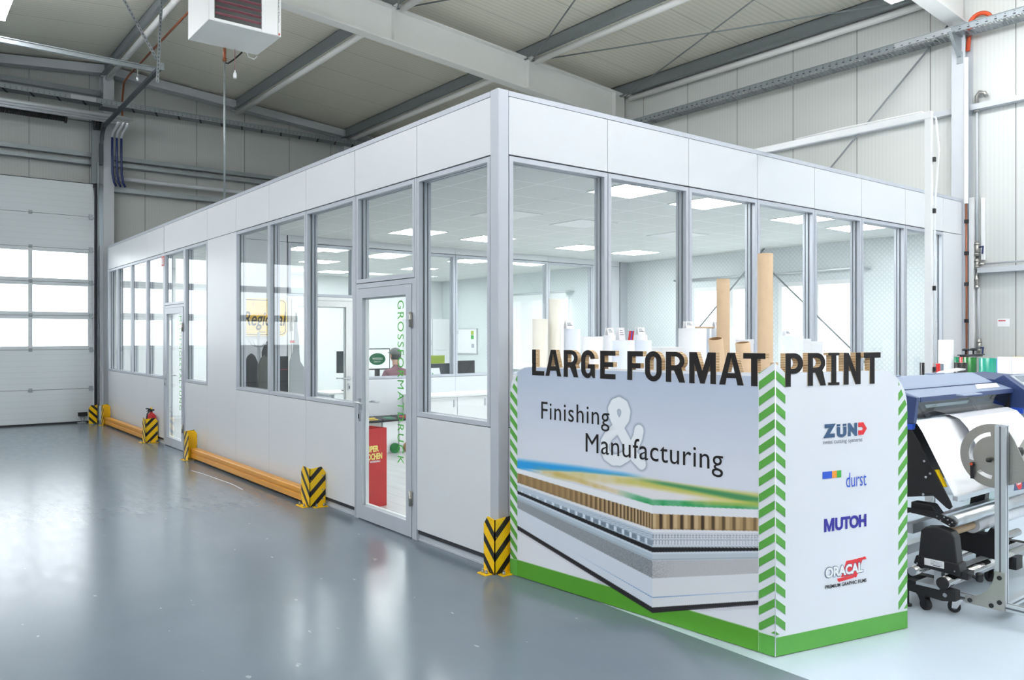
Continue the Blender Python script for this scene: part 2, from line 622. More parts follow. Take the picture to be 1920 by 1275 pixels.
# wall columns (H section)
def column(x0, x1, y0, y1, z1, facing='x', name='hall_column'):
    m = MB()
    t = 0.014
    if facing == 'x':
        m.box(x0, x0 + t, y0, y1, 0, z1)
        m.box(x1 - t, x1, y0, y1, 0, z1)
        yc = (y0 + y1) / 2
        m.box(x0 + t, x1 - t, yc - 0.006, yc + 0.006, 0, z1)
    else:
        m.box(x0, x1, y0, y0 + t, 0, z1)
        m.box(x0, x1, y1 - t, y1, 0, z1)
        xc = (x0 + x1) / 2
        m.box(xc - 0.006, xc + 0.006, y0 + t, y1 - t, 0, z1)
    return struct(m.build(name, 'steel_grey'))
column(7.17, XW - 0.002, -0.03, 0.13, 5.52)
column(7.12, XW - 0.002, 5.78, 5.96, 5.52)
column(7.17, XW - 0.002, -5.9, -5.72, 5.52)
column(-0.02, 0.165, 12.42, YW - 0.002, 6.70, 'y')
column(4.97, 5.15, 12.42, YW - 0.002, 6.25, 'y')

# purlins with the round struts below
for i, x in enumerate((0.0, 2.5, 5.0, 7.22, -2.5, -5.0, -7.2)):
    z = roof_z(x)
    m = MB()
    m.box(x - 0.005, x + 0.005, -11.9, 12.6, z - 0.21, z - 0.002)
    m.box(x - 0.05, x + 0.005, -11.9, 12.6, z - 0.218, z - 0.208)
    m.box(x - 0.005, x + 0.05, -11.9, 12.6, z - 0.012, z - 0.002)
    m.box(x - 0.05, x - 0.045, -11.9, 12.6, z - 0.21, z - 0.185)
    struct(m.build('roof_purlin', 'galv_dark'))
    for y0, y1 in ((6.02, 12.5), (0.2, 5.7), (-5.6, -0.1)):
        m = MB()
        m.cyl((x + 0.06, y0, z - 0.27), (x + 0.06, y1, z - 0.27), 0.048, n=16)
        for y in (y0, y1):
            m.box(x - 0.05, x + 0.10, y - 0.05, y + 0.05, z - 0.225, z - 0.21)
        struct(m.build('strut_tube', 'steel_white'))
# roof wind bracing
for a, b in (((5.0, 5.72), (7.2, 0.2)), ((7.15, 5.72), (5.0, 0.2)), ((5.0, 5.72), (2.5, 0.2)), ((2.5, 5.72), (5.0, 0.2)), ((2.5, 5.72), (0.1, 0.2))):
    m = MB()
    m.cyl((a[0], a[1], roof_z(a[0]) - 0.27), (b[0], b[1], roof_z(b[0]) - 0.27), 0.011, n=8)
    struct(m.build('brace_rod', 'galv_dark'))
# wind bracing of the right wall
for a, b in (((0.16, 5.58), (5.7, 0.25)), ((5.7, 5.26), (0.16, 0.22))):
    m = MB()
    m.cyl((7.26, *a), (7.26, *b), 0.013, n=8)
    struct(m.build('brace_rod', 'galv_dark'))
# girts
m = MB()
m.box(7.29, XW, -11.9, -0.04, 4.41, 4.48)
m.box(7.29, XW, 0.14, 5.76, 4.41, 4.48)
m.box(7.29, XW, 5.98, 12.7, 4.41, 4.48)
struct(m.build('wall_girt', 'steel_grey'))
m = MB(); m.box(7.29, XW, -5.7, -0.12, 2.39, 2.455); struct(m.build('wall_girt', 'steel_grey'))
m = MB()
m.box(0.17, 7.2, 12.60, YW, 5.03, 5.11)
m.box(0.17, 7.2, 12.56, YW, 4.90, 4.965)
struct(m.build('wall_girt', 'galv'))
m = MB()
m.box(-4.4, -0.10, 12.60, YW, 5.03, 5.11)
m.box(-4.4, -0.10, 12.56, YW, 4.88, 4.95)
struct(m.build('wall_girt', 'galv'))
m = MB(); m.box(0.17, 7.2, 12.56, YW, 4.41, 4.50); struct(m.build('wall_girt', 'galv'))
m = MB(); m.box(-4.4, -0.03, 12.60, YW, 6.22, 6.32); struct(m.build('wall_girt', 'galv'))
m = MB(); m.cyl((0.17, 12.5, 4.66), (7.2, 12.5, 4.66), 0.042, n=14); tag(m.build('air_pipe', 'steel_grey'), 'grey pipe running along the gable wall between two girts above office', 'pipe')

# ------------------------------------------------------------------ office shell
HO = 3.30
LONG = [('w', 0.086, 1.063), ('d', 1.092, 2.092), ('w', 2.122, 3.172), ('w', 3.172, 4.139), ('w', 4.139, 5.181), ('b', 5.181, 6.261),
        ('w', 6.261, 7.245), ('d', 7.262, 8.262), ('w', 8.31, 9.31), ('w', 9.31, 10.32), ('w', 10.32, 11.36), ('w', 11.36, 12.07)]
SHORT = [('w', 0.087, 1.044), ('w', 1.044, 1.993), ('w', 1.993, 2.949), ('w', 2.949, 3.886), ('w', 3.886, 4.773), ('w', 4.773, 5.716),
         ('w', 5.716, 6.645), ('b', 6.645, 7.145)]
ZH, ZS = 2.856, 0.978
def fl(a, b, d): return (d, a, b)        # long facade: a along +y, d inwards
def fs(a, b, d): return (a, d, b)        # short facade: a along +x, d inwards
def fbox(m, fn, a0, a1, b0, b1, d0, d1, mi=0):
    p, q = fn(a0, b0, d0), fn(a1, b1, d1)
    m.box(p[0], q[0], p[1], q[1], p[2], q[2], mi)

def facade(fn, bays, wall_name, joint_name, trim_name):
    m = MB()
    g = 0.0025
    for kind, a0, a1 in bays:
        c0, c1 = a0, a1
        if kind == 'd':
            c0, c1 = a0 - 0.027, a1 + 0.027
        fbox(m, fn, c0 + g, c1 - g, ZH + 0.007, 3.262, -0.002, 0.10)
        if kind == 'w':
            fbox(m, fn, c0 + g, c1 - g, 0.085, ZS - 0.006, -0.002, 0.10)
        elif kind == 'b':
            fbox(m, fn, c0 + g, c1 - g, 0.085, ZH, -0.002, 0.10)
    struct(m.build(wall_name, 'white_panel', bevel=0.0015))
    m = MB()
    e = bays[-1][2]
    for kind, a0, a1 in bays:
        c0, c1 = (a0 - 0.03, a1 + 0.03) if kind == 'd' else (a0, a1)
        fbox(m, fn, c0, c1, ZH - 0.001, 3.27, 0.012, 0.09)
        if kind == 'w':
            fbox(m, fn, c0, c1, 0.05, ZS - 0.001, 0.012, 0.09)
        elif kind == 'b':
            fbox(m, fn, c0, c1, 0.05, ZH, 0.012, 0.09)
    prev = None
    for kind, a0, a1 in bays:
        if kind == 'w' and prev == 'w':
            fbox(m, fn, a0 - 0.0034, a0 + 0.0034, ZS - 0.001, ZH, 0.004, 0.10)
        prev = kind
    struct(m.build(joint_name, 'joint'))
    m = MB()
    fbox(m, fn, 0.086, e + 0.04, 3.264, HO, -0.006, 0.106)
    for kind, a0, a1 in bays:
        if kind != 'd':
            fbox(m, fn, a0 + 0.002, a1 - 0.002, 0.012, 0.083, 0.022, 0.095)
            fbox(m, fn, a0 + 0.002, a1 - 0.002, 0.0, 0.012, 0.010, 0.095)
    struct(m.build(trim_name, 'alu'))
facade(fl, LONG, 'wall_front_left', 'trim_2', 'trim_3')
facade(fs, SHORT, 'wall_front_right', 'trim_4', 'trim_5')
m = MB()
m.box(-0.008, 0.084, -0.008, 0.084, 0, HO + 0.004)
struct(m.build('corner_post', 'alu', bevel=0.006))
m = MB()
m.box(-0.004, 0.10, 12.072, 12.13, 0, HO - 0.01)
m.box(7.147, 7.20, -0.004, 0.10, 0, HO - 0.01)
for a in (1.0625, 2.0945, 7.2455, 8.2645):
    m.box(-0.006, 0.104, a, a + 0.026 if a < 8 else 8.309, 0, ZH - 0.002)
struct(m.build('trim_6', 'alu'))

WN = [0]
def window(fn, a0, a1, z0, z1, parent_name=None, deep=True):
    WN[0] += 1
    m = MB()
    g, w = 0.0035, 0.034
    a0 += g; a1 -= g; z1 -= 0.004
    def ring(d0, d1, w, mi):
        fbox(m, fn, a0, a1, z1 - w, z1, d0, d1, mi)
        fbox(m, fn, a0, a1, z0, z0 + w, d0, d1, mi)
        fbox(m, fn, a0, a0 + w, z0 + w, z1 - w, d0, d1, mi)
        fbox(m, fn, a1 - w, a1, z0 + w, z1 - w, d0, d1, mi)
    ring(-0.005, 0.030, w, 0)
    ring(0.030, 0.050, w - 0.012, 1)
    ring(0.050, 0.072, w - 0.002, 0)
    ring(0.072, 0.082, w - 0.012, 1)
    ring(0.082, 0.105, w, 0)
    o = struct(m.build('window_%d' % WN[0], ['alu', 'alu_dark']))
    p = MB()
    fbox(p, fn, a0 + w - 0.004, a1 - w + 0.004, z0 + w - 0.004, z1 - w + 0.004, 0.022, 0.026)
    A, B = a0 + w - 0.006, a1 - w + 0.006
    C_, D_ = z0 + w - 0.006, z1 - w + 0.006
    p = MB()
    p.quad(fn(A, C_, 0.018), fn(B, C_, 0.018), fn(B, D_, 0.018), fn(A, D_, 0.018))
    p.build('glass_pane', 'glass', o)
    return o
for kind, a0, a1 in LONG:
    if kind == 'w': window(fl, a0, a1, ZS, ZH)
    if kind == 'd': window(fl, a0, a1, 2.075, ZH)
for kind, a0, a1 in SHORT:
    if kind == 'w': window(fs, a0, a1, ZS, ZH)

def lever(m, fn, a, z, out, side):
    """door handle on a long rounded plate; out is the sign of the side it stands on"""
    fbox(m, fn, a - 0.018, a + 0.018, z - 0.16, z - 0.07, 0, out * 0.012)
    fbox(m, fn, a - 0.02, a + 0.02, z - 0.03, z + 0.03, 0, out * 0.012)
    m.cyl(fn(a, z, 0), fn(a, z, out * 0.055), 0.010, n=12)
    m.tube([fn(a, z, out * 0.055), fn(a + side * 0.03, z, out * 0.058), fn(a + side * 0.13, z, out * 0.055)], 0.010, n=10)
DN = [0]
def glass_door(fn, a0, a1, ztop, text, hinge_low=True, d_out=0.0, frame='alu', dark=True):
    """door leaf with a glass filling; a0 is the hinge side"""
    DN[0] += 1
    s = 1 if a1 > a0 else -1
    lo, hi = min(a0, a1), max(a0, a1)
    m = MB()
    fbox(m, fn, lo, lo + 0.04, 0, ztop, d_out - 0.004, d_out + 0.10)
    fbox(m, fn, hi - 0.04, hi, 0, ztop, d_out - 0.004, d_out + 0.10)
    fbox(m, fn, lo + 0.04, hi - 0.04, ztop - 0.04, ztop, d_out - 0.004, d_out + 0.10)
    o = struct(m.build('door_%d' % (DN[0] + 1), frame))
    L0, L1, zt = lo + 0.044, hi - 0.044, ztop - 0.044
    m = MB()
    w = 0.082
    D0, D1 = d_out - 0.010, d_out + 0.05
    fbox(m, fn, L0, L0 + w, 0.010, zt, D0, D1)
    fbox(m, fn, L1 - w, L1, 0.010, zt, D0, D1)
    fbox(m, fn, L0 + w, L1 - w, zt - w, zt, D0, D1)
    fbox(m, fn, L0 + w, L1 - w, 0.010, 0.13, D0, D1)
    leaf = m.build('door_leaf', frame, o)
    m = MB()
    A, B, Z0, Z1 = L0 + w - 0.004, L1 - w + 0.004, 0.126, zt - w + 0.004
    m.quad(fn(A, Z0, d_out + 0.012), fn(B, Z0, d_out + 0.012), fn(B, Z1, d_out + 0.012), fn(A, Z1, d_out + 0.012))
    m.build('glass_pane', 'glass', leaf)
    m = MB()
    fbox(m, fn, L0 + w, L0 + w + 0.012, 0.13, zt - w, D0 + 0.03, D1)
    fbox(m, fn, L1 - w - 0.012, L1 - w, 0.13, zt - w, D0 + 0.03, D1)
    fbox(m, fn, L0 + w, L1 - w, zt - w - 0.012, zt - w, D0 + 0.03, D1)
    fbox(m, fn, L0 + w, L1 - w, 0.13, 0.142, D0 + 0.03, D1)
    m.build('glazing_bead', 'white', leaf)
    hs = a1 - s * 0.085
    m = MB()
    lever(m, lambda a, b, d: fn(a, b, D0 + d), hs, 1.03, -1, -s)
    m.build('door_handle', 'alu_bright', leaf)
    m = MB()
    lever(m, lambda a, b, d: fn(a, b, D1 + d), hs, 1.03, 1, -s)
    m.build('door_handle', 'alu_bright', leaf)
    m = MB()
    fbox(m, fn, hs - 0.007, hs + 0.007, 0.885, 0.925, D0 - 0.015, D0 - 0.0121)
    m.build('lock_cylinder', 'joint', leaf)
    for z in (0.32, 1.74):
        m = MB()
        hx = a0 + s * 0.042
        m.cyl(fn(hx, z - 0.06, D0 - 0.012), fn(hx, z + 0.06, D0 - 0.012), 0.011, n=12)
        m.cyl(fn(hx, z - 0.012, D0 - 0.012), fn(hx, z + 0.012, D0 - 0.012), 0.0125, n=12)
        fbox(m, fn, hx - 0.018, hx + 0.018, z - 0.055, z + 0.055, D0 - 0.008, D0 + 0.002)
        m.build('hinge', 'stainless', o)
    if text:
        m = MB()
        txt, aa0, aa1, zz0, zz1 = text
        # lettering turned a quarter clockwise: reads from top to bottom
        V, F, N = glyph_text(txt, 0.0, 1.22)
        xs = [v[0] for v in V]; yy = [v[1] for v in V]
        P = []
        for v in V:
            tt = (v[0] - min(xs)) / (max(xs) - min(xs))
            uu = (v[1] - min(yy)) / (max(yy) - min(yy))
            P.append(fn(aa0 + (aa1 - aa0) * uu, zz1 + (zz0 - zz1) * tt, d_out + 0.010))
        m.add(P, F)
        m.build('door_lettering', 'glass_green', leaf, fix=False)
    return o
glass_door(fl, 1.092, 2.092, 2.068, ('GROSSFORMATDRUCK', 1.385, 1.285, 0.565, 1.90))
glass_door(fl, 7.262, 8.262, 2.068, ('MEDIENGESTALTUNG', 7.555, 7.455, 0.565, 1.90))

# office ceiling and roof, outer gable lining, side lining
m = MB(); m.box(0.10, XW - 0.002, 0.10, 12.12, 2.95, 3.0); struct(m.build('ceiling.001', 'ceil_tile'))
m = MB(); m.box(0.10, XW - 0.002, 0.10, 12.12, 3.20, 3.25); struct(m.build('ceiling.002', 'white_rough'))
m = MB(); m.box(0.10, XW - 0.002, 12.04, 12.12, 0.003, 2.949); struct(m.build('wall_office_far', 'white_rough'))
m = MB()
x0, x1 = XW - 0.022, XW - 0.0005
ys = [0.14] + [v for w in WIN_R for v in w[:2]] + [12.03]
for i in range(0, len(ys), 2):
    m.box(x0, x1, ys[i], ys[i + 1], 0.003, 2.949)
for y0, y1, z0, z1 in WIN_R:
    m.box(x0, x1, y0, y1, 0.003, z0)
    m.box(x0, x1, y0, y1, z1, 2.949)
struct(m.build('wall_office_right', 'office_hallwall'))
# daylight windows in the right wall
for y0, y1, z0, z1 in WIN_R:
    WN[0] += 1
    m = MB()
    X0, X1 = XW - 0.03, XW + 0.06
    w = 0.06
    m.box(X0, X1, y0, y1, z1 - w, z1); m.box(X0, X1, y0, y1, z0, z0 + w)
    m.box(X0, X1, y0, y0 + w, z0 + w, z1 - w); m.box(X0, X1, y1 - w, y1, z0 + w, z1 - w)
    yc = (y0 + y1) / 2
    m.box(X0, X1, yc - 0.05, yc + 0.05, z0 + w, z1 - w)
    o = struct(m.build('window_%d' % WN[0], 'white'))
    m = MB()
    m.quad((XW + 0.02, y0 + 0.03, z0 + 0.03), (XW + 0.02, y1 - 0.03, z0 + 0.03), (XW + 0.02, y1 - 0.03, z1 - 0.03), (XW + 0.02, y0 + 0.03, z1 - 0.03))
    m.build('glass_pane', 'glass', o)
    m = MB(); m.box(XW - 0.16, XW - 0.03, y0 - 0.05, y1 + 0.05, z0 - 0.03, z0); m.build('window_sill', 'white', o)
# partition between the two office rooms
PY = 5.80
def fp(a, b, d): return (a, PY + d, b)
m = MB()
PB = [('b', 0.11, 0.885), ('d', 0.90, 1.86), ('w', 1.87, 3.56), ('w', 3.56, 5.42), ('w', 5.42, 6.46), ('b', 6.46, 7.10)]
for k, a0, a1 in PB:
    fbox(m, fp, a0 + 0.002, a1 - 0.002, ZH + 0.006, 2.948, 0, 0.10)
    if k == 'w':
        c = [a0, (a0 + a1) / 2, a1] if a1 - a0 > 1.3 else [a0, a1]
        for i in range(len(c) - 1):
            fbox(m, fp, c[i] + 0.002, c[i + 1] - 0.002, 0.003, 1.0, 0, 0.10)
    elif k == 'b':
        fbox(m, fp, a0 + 0.002, a1 - 0.002, 0.003, ZH, 0, 0.10)
struct(m.build('wall_partition', 'white_panel'))
m = MB()
for k, a0, a1 in PB:
    fbox(m, fp, a0, a1, ZH, 2.948, 0.012, 0.09)
struct(m.build('trim_7', 'joint'))
for k, a0, a1 in PB:
    if k == 'w': window(fp, a0, a1, 1.005, ZH)
    if k == 'd':
        window(fp, a0, a1, 2.15, ZH)
        glass_door(fp, 0.90, 1.86, 2.14, None, frame='steel_white')
# led panels of the office ceiling
def led(x, y, label, on=True):
    t = thing('ceiling_panel_lamp', label, 'ceiling lamp', (x, y, 2.95), 'square panel lamps of the office ceiling')
    m = MB()
    for a0, a1, b0, b1 in ((-0.287, 0.287, -0.287, -0.272), (-0.287, 0.287, 0.272, 0.287), (-0.287, -0.272, -0.272, 0.272), (0.272, 0.287, -0.272, 0.272)):
        m.box(a0, a1, b0, b1, -0.008, -0.0005)
    m.build('frame', 'white', t, local=True)
    m = MB()
    m.box(-0.272, 0.272, -0.272, 0.272, -0.006, -0.001)
    m.build('diffuser', 'office_lamp' if on else 'white', t, local=True)
for i, x in enumerate((2.10, 3.22, 4.95, 6.12)):
    led(x, 0.765, 'lit square panel lamp, %s in the row nearest the front window wall' % ('first', 'second', 'third', 'fourth')[i])
    led(x, 4.50, 'lit square panel lamp, %s in the row just before the glass partition' % ('first', 'second', 'third', 'fourth')[i])
for i, x in enumerate((2.10, 3.25, 4.95)):
    led(x, 2.63, 'unlit square panel lamp, %s in the middle row of the front room' % ('first', 'second', 'third')[i], False)
for i, (x, y) in enumerate(((1.82, 7.2), (3.25, 7.5), (4.85, 7.3), (5.85, 6.95), (2.8, 9.0), (5.0, 9.2), (1.3, 9.2), (1.8, 10.9), (4.0, 10.9), (5.9, 10.9))):
    led(x, y, 'lit panel lamp of the rear room, %s' % (
        'over the partition door in the ceiling', 'near the partition in the ceiling', 'by the third partition pane in the ceiling', 'nearest the window wall beside the partition',
        'left in the middle row', 'right in the middle row', 'beside the long window front', 'in the farthest row by the long window front', 'in the centre of the farthest row', 'in the far corner by the window wall')[i])
# ------------------------------------------------------------------ sectional gate
GY = 12.40
GX0, GX1 = -4.15, -0.20
gz = [0.03, 0.638, 1.369, 1.998, 2.616, 3.24, 3.86, 4.48]
m = MB()
for i in (0, 1, 5, 6):
    m.box(GX0, GX1, GY, GY + 0.045, gz[i] + 0.003, gz[i + 1] - 0.003)
for i in (2, 3, 4):
    z0, z1 = gz[i] + 0.003, gz[i + 1] - 0.003
    m.box(GX0, GX1, GY, GY + 0.045, z0, z0 + 0.062)
    m.box(GX0, GX1, GY, GY + 0.045, z1 - 0.062, z1)
    for a, b in ((-0.286, GX1), (-1.254, -1.187), (-2.222, -2.155), (-3.19, -3.123), (GX0, -4.09)):
        m.box(a, b, GY, GY + 0.045, z0 + 0.062, z1 - 0.062)
door = struct(m.build('door_1', 'gate', bevel=0.003))
m = MB(); m.box(GX0, GX1, GY + 0.0, GY + 0.05, 0.0, 0.033); m.build('bottom_seal', 'rubber', door)
m = MB()
for i in range(1, 7):
    m.box(GX0 + 0.01, GX1 - 0.01, GY + 0.012, GY + 0.03, gz[i] - 0.004, gz[i] + 0.004)
m.build('section_joint', 'joint', door)
for i in (2, 3, 4):
    for a, b in ((-1.187, -0.286), (-2.155, -1.254), (-3.123, -2.222), (-4.09, -3.19)):
        m = MB()
        z0, z1 = gz[i] + 0.06, gz[i + 1] - 0.06
        m.quad((a - 0.005, GY + 0.022, z0), (b + 0.005, GY + 0.022, z0), (b + 0.005, GY + 0.022, z1), (a - 0.005, GY + 0.022, z1))
        m.build('glazing_pane', 'glass_gate', door)
for i in range(1, 7):
    for x in (-1.22, -2.19, -3.16):
        m = MB()
        m.box(x - 0.03, x + 0.03, GY - 0.006, GY, gz[i] - 0.035, gz[i] - 0.006)
        m.box(x - 0.03, x + 0.03, GY - 0.006, GY, gz[i] + 0.006, gz[i] + 0.035)
        m.cyl((x - 0.035, GY - 0.006, gz[i]), (x + 0.035, GY - 0.006, gz[i]), 0.007, n=8)
        m.build('hinge', 'galv', door)
    m = MB()
    m.box(-0.27, -0.20, GY - 0.028, GY, gz[i] - 0.045, gz[i] + 0.045)
    m.cyl((-0.225, GY - 0.018, gz[i] - 0.02), (-0.165, GY - 0.018, gz[i] - 0.02), 0.011, n=10)
    m.build('roller_bracket', 'galv', door)
# frame and vertical track of the gate
m = MB()
m.box(-0.165, -0.105, GY - 0.03, GY + 0.16, 0, 4.5)
m.box(GX0 - 0.06, GX0 - 0.005, GY - 0.03, GY + 0.16, 0, 4.5)
m.box(-0.185, -0.166, GY - 0.05, GY - 0.005, 0.02, 4.45)
struct(m.build('trim_8', 'joint'))
m = MB()
m.box(GX0, -0.10, GY + 0.06, YW, 4.42, 4.50)
struct(m.build('trim_9', 'joint'))
m = MB()
for q in ((-0.132, -0.118), ):
    m.box(q[0], q[1], GY - 0.06, GY - 0.031, 0.03, 4.9)
struct(m.build('trim_10', 'galv'))
t = thing('gate_sensor', 'black sensor box on a small bracket at the gate foot', 'sensor', (-0.38, GY - 0.05, 0))
m = MB(); m.box(-0.46, -0.31, GY - 0.075, GY - 0.008, 0.13, 0.20); m.build('sensor_box', 'black', t, bevel=0.004)
m = MB(); m.beam((-0.43, GY - 0.04, 0.13), (-0.39, GY - 0.04, 0.02), 0.012, 0.012); m.beam((-0.34, GY - 0.04, 0.13), (-0.38, GY - 0.04, 0.02), 0.012, 0.012); m.box(-0.47, -0.33, GY - 0.08, GY - 0.01, 0.0, 0.02); m.build('bracket', 'galv', t)
# long bent track that carries the gate under the roof
t = thing('gate_track', 'dark bent track rising from the gate corner into the hall', 'gate track', (-0.05, GY - 0.05, 4.9))
m = MB()
path = [(-0.075, GY - 0.045, 4.85), (-0.07, GY - 0.045, 5.25)]
for k in range(0, 91, 15):
    path.append((-0.06, GY - 0.045 - 0.30 * (1 - math.cos(R(k))), 5.25 + 0.30 * math.sin(R(k))))
path += [(-0.06, 8.25, 5.62)]
for a, b in zip(path, path[1:]):
    m.beam(a, b, 0.06, 0.05)
m.build('rail', 'track_dark', t)
m = MB(); m.box(-0.10, -0.02, 8.22, 8.26, 5.57, 5.68); m.build('end_plate', 'galv', t)
# slotted hangers and cross rail
t = thing('track_hanger', 'slotted steel angles hanging from the roof purlin to the gate track', 'hanger', (-0.34, 8.05, 5.3))
def slotted(p0, p1):
    m = MB()
    m.beam(p0, p1, 0.042, 0.004, up=(0, 1, 0))
    a, b = Vector(p0), Vector(p1)
    d = (b - a)
    n = int(d.length / 0.055)
    m.beam(a + Vector((0.02, 0.018, 0)), b + Vector((0.02, 0.018, 0)), 0.004, 0.038, up=(0, 1, 0))
    o = m.build('slotted_angle', 'galv', t)
    s = MB()
    for k in range(n):
        c = a + d * ((k + 0.5) / n)
        e = d.normalized() * 0.016
        s.beam(c - e + Vector((0, -0.003, 0)), c + e + Vector((0, -0.003, 0)), 0.009, 0.003, up=(0, 1, 0))
    s.build('slot', 'joint', o)
slotted((-0.10, 8.05, 6.58), (-0.16, 8.05, 5.32))
slotted((-0.78, 8.05, 6.70), (-0.17, 8.05, 5.66))
m = MB(); m.box(-0.95, -0.02, 8.02, 8.08, 6.56, 6.60); m.build('top_plate', 'galv', t)
m = MB(); m.beam((-4.1, 8.66, 5.70), (-0.03, 8.66, 5.68), 0.05, 0.06)
m.beam((-4.1, 8.62, 5.735), (-0.03, 8.62, 5.715), 0.012, 0.012)
tag(m.build('cross_rail', 'galv'), 'bright galvanised cross rail ending at the dark gate track', 'rail')
# torsion spring shaft
t = thing('torsion_shaft', 'gate shaft with black torsion spring below the pipe bundle', 'spring shaft', (-1.2, 12.3, 5.62))
m = MB()
m.cyl((-4.1, 12.30, 5.62), (-0.12, 12.30, 5.62), 0.013, n=10)
m.build('shaft', 'galv', t)
m = MB()
m.cyl((-3.2, 12.30, 5.62), (-0.68, 12.30, 5.62), 0.058, n=18)
for k in range(64):
    x = -3.2 + k * 0.0394
    m.cyl((x, 12.30, 5.62), (x + 0.018, 12.30, 5.62), 0.064, n=14)
m.build('torsion_spring', 'rubber', t)
m = MB(); m.cyl((-0.69, 12.30, 5.62), (-0.655, 12.30, 5.62), 0.085, n=18); m.build('end_cone', 'black_metal', t)
m = MB(); m.cyl((-0.19, 12.30, 5.62), (-0.10, 12.30, 5.62), 0.12, n=20); m.cyl((-0.20, 12.30, 5.62), (-0.19, 12.30, 5.62), 0.135, n=20); m.build('cable_drum', 'black_metal', t)
m = MB(); m.box(-0.22, -0.03, 12.40, 12.46, 4.5, 5.75); m.build('bearing_plate', 'galv_dark', t)
# bundle of three supply pipes along the gable with blue hoses
t = thing('supply_pipes', 'bundle of three bright pipes running above the gate shaft', 'pipes', (0.2, 12.05, 4.6))
for k, (dy, dz) in enumerate(((0, 0), (0.07, -0.03), (0.14, -0.06))):
    m = MB()
    m.cyl((-4.4, 11.94 + dy, 5.70 + dz), (0.40 - 0.05 * k, 11.94 + dy, 5.70 + dz), 0.036, n=14)
    m.build('supply_pipe', 'pipe_bright', t)
t = thing('supply_hoses', 'three navy hoses with bright elbows hanging beside the gable column', 'hoses', (0.2, 12.3, 4.5))
for k, x in enumerate((0.12, 0.20, 0.28)):
    m = MB()
    m.tube([(x + 0.05, 12.02, 5.66), (x + 0.03, 12.1, 5.58), (x, 12.25, 5.50), (x - 0.01, 12.3, 5.40)], 0.026, n=10)
    m.build('pipe_elbow', 'pipe_bright', t)
    m = MB()
    m.tube([(x - 0.01, 12.3, 5.44), (x - 0.01, 12.31, 5.1), (x + 0.0, 12.33, 4.72), (x + 0.03, 12.34, 4.55), (x + 0.07, 12.36, 4.48)], 0.021, n=10)
    m.build('hose', 'navy_hose', t)
m = MB()
m.tube([(0.29, 11.75, roof_z(0.3) - 0.3), (0.29, 12.2, roof_z(0.3) - 0.33), (0.31, 12.36, 6.30), (0.315, 12.44, 6.18), (0.315, 12.44, 5.75)], 0.017, n=8)
m.tube([(0.29, 11.75, roof_z(0.3) - 0.3), (0.29, 6.3, roof_z(0.3) - 0.3)], 0.017, n=8)
tag(m.build('copper_pipe', 'copper'), 'copper pipe running beside the ridge purlin and down to the tray', 'pipe')
m = MB()
m.lathe((-0.287, 8.66, 5.47), [(0.0, 0.0), (0.02, 0.005), (0.026, 0.03), (0.02, 0.055), (0.0, 0.06)], n=14)
m.cyl((-0.287, 8.66, 5.53), (-0.287, 8.66, 5.66), 0.004, n=6)
tag(m.build('pull_weight', 'alu_bright'), 'small bright ring hanging below the cross rail', 'pull ring')

# cable trays
def tray_mesh(n_holes, length):
    return None
def cable_tray_y(name, x0, x1, y0, y1, z, label):
    t = thing(name, label, 'cable tray', (x0, y0, z))
    m = MB()
    for a in (x0, x1 - 0.004):
        m.box(a, a + 0.004, y0, y1, z, z + 0.072)
        m.box(a - (0.012 if a == x0 else 0), a + (0.004 if a == x0 else 0.016), y0, y1, z + 0.068, z + 0.074)
    m.build('side_rail', 'galv', t)
    m = MB()
    n = int((y1 - y0) / 0.06)
    w = x1 - x0
    for k in range(n):
        y = y0 + k * 0.06
        m.beam((x0, y, z + 0.004), (x1, y + 0.05, z + 0.004), 0.016, 0.003)
        m.beam((x1, y, z + 0.008), (x0, y + 0.05, z + 0.008), 0.016, 0.003)
    o = m.build('perforated_floor', 'galv', t); o['kind'] = 'stuff'
    m = MB()
    for k in range(int((y1 - y0) / 0.1)):
        y = y0 + 0.05 + k * 0.1
        m.box(x0 - 0.0135, x0 - 0.0005, y - 0.013, y + 0.013, z + 0.016, z + 0.024)
        m.box(x0 - 0.0015, x0 - 0.0005, y - 0.008, y + 0.008, z + 0.046, z + 0.053)
    o = m.build('slot', 'joint', t); o['kind'] = 'stuff'
    m = MB()
    for k in range(int((y1 - y0) / 0.55)):
        y = y0 + 0.3 + k * 0.55
        m.beam((x0 + 0.01, y - 0.09, z - 0.003), (x1 - 0.02, y, z - 0.003), 0.03, 0.006)
    o = m.build('floor_rib', 'galv_dark', t); o['kind'] = 'stuff'
    return t
tr = cable_tray_y('cable_tray', 6.98, 7.26, -9.0, 5.5, 5.32, 'perforated galvanised cable tray along the right hall wall')
for y in (0.03,):
    m = MB()
    m.prism([(6.90, 5.30), (7.17, 5.30), (7.17, 5.06), (7.14, 5.06)], lambda a, b, d: (a, d, b), y - 0.02, y + 0.02)
    m.box(6.90, 7.26, y - 0.035, y + 0.035, 5.30, 5.318)
    m.box(7.160, 7.1695, y - 0.035, y + 0.035, 4.98, 5.12)
    m.build('wall_bracket', 'galv', tr)
m = MB(); m.box(6.972, 6.9795, 0.05, 0.75, 5.325, 5.40); m.build('splice_plate', 'alu_bright', tr)
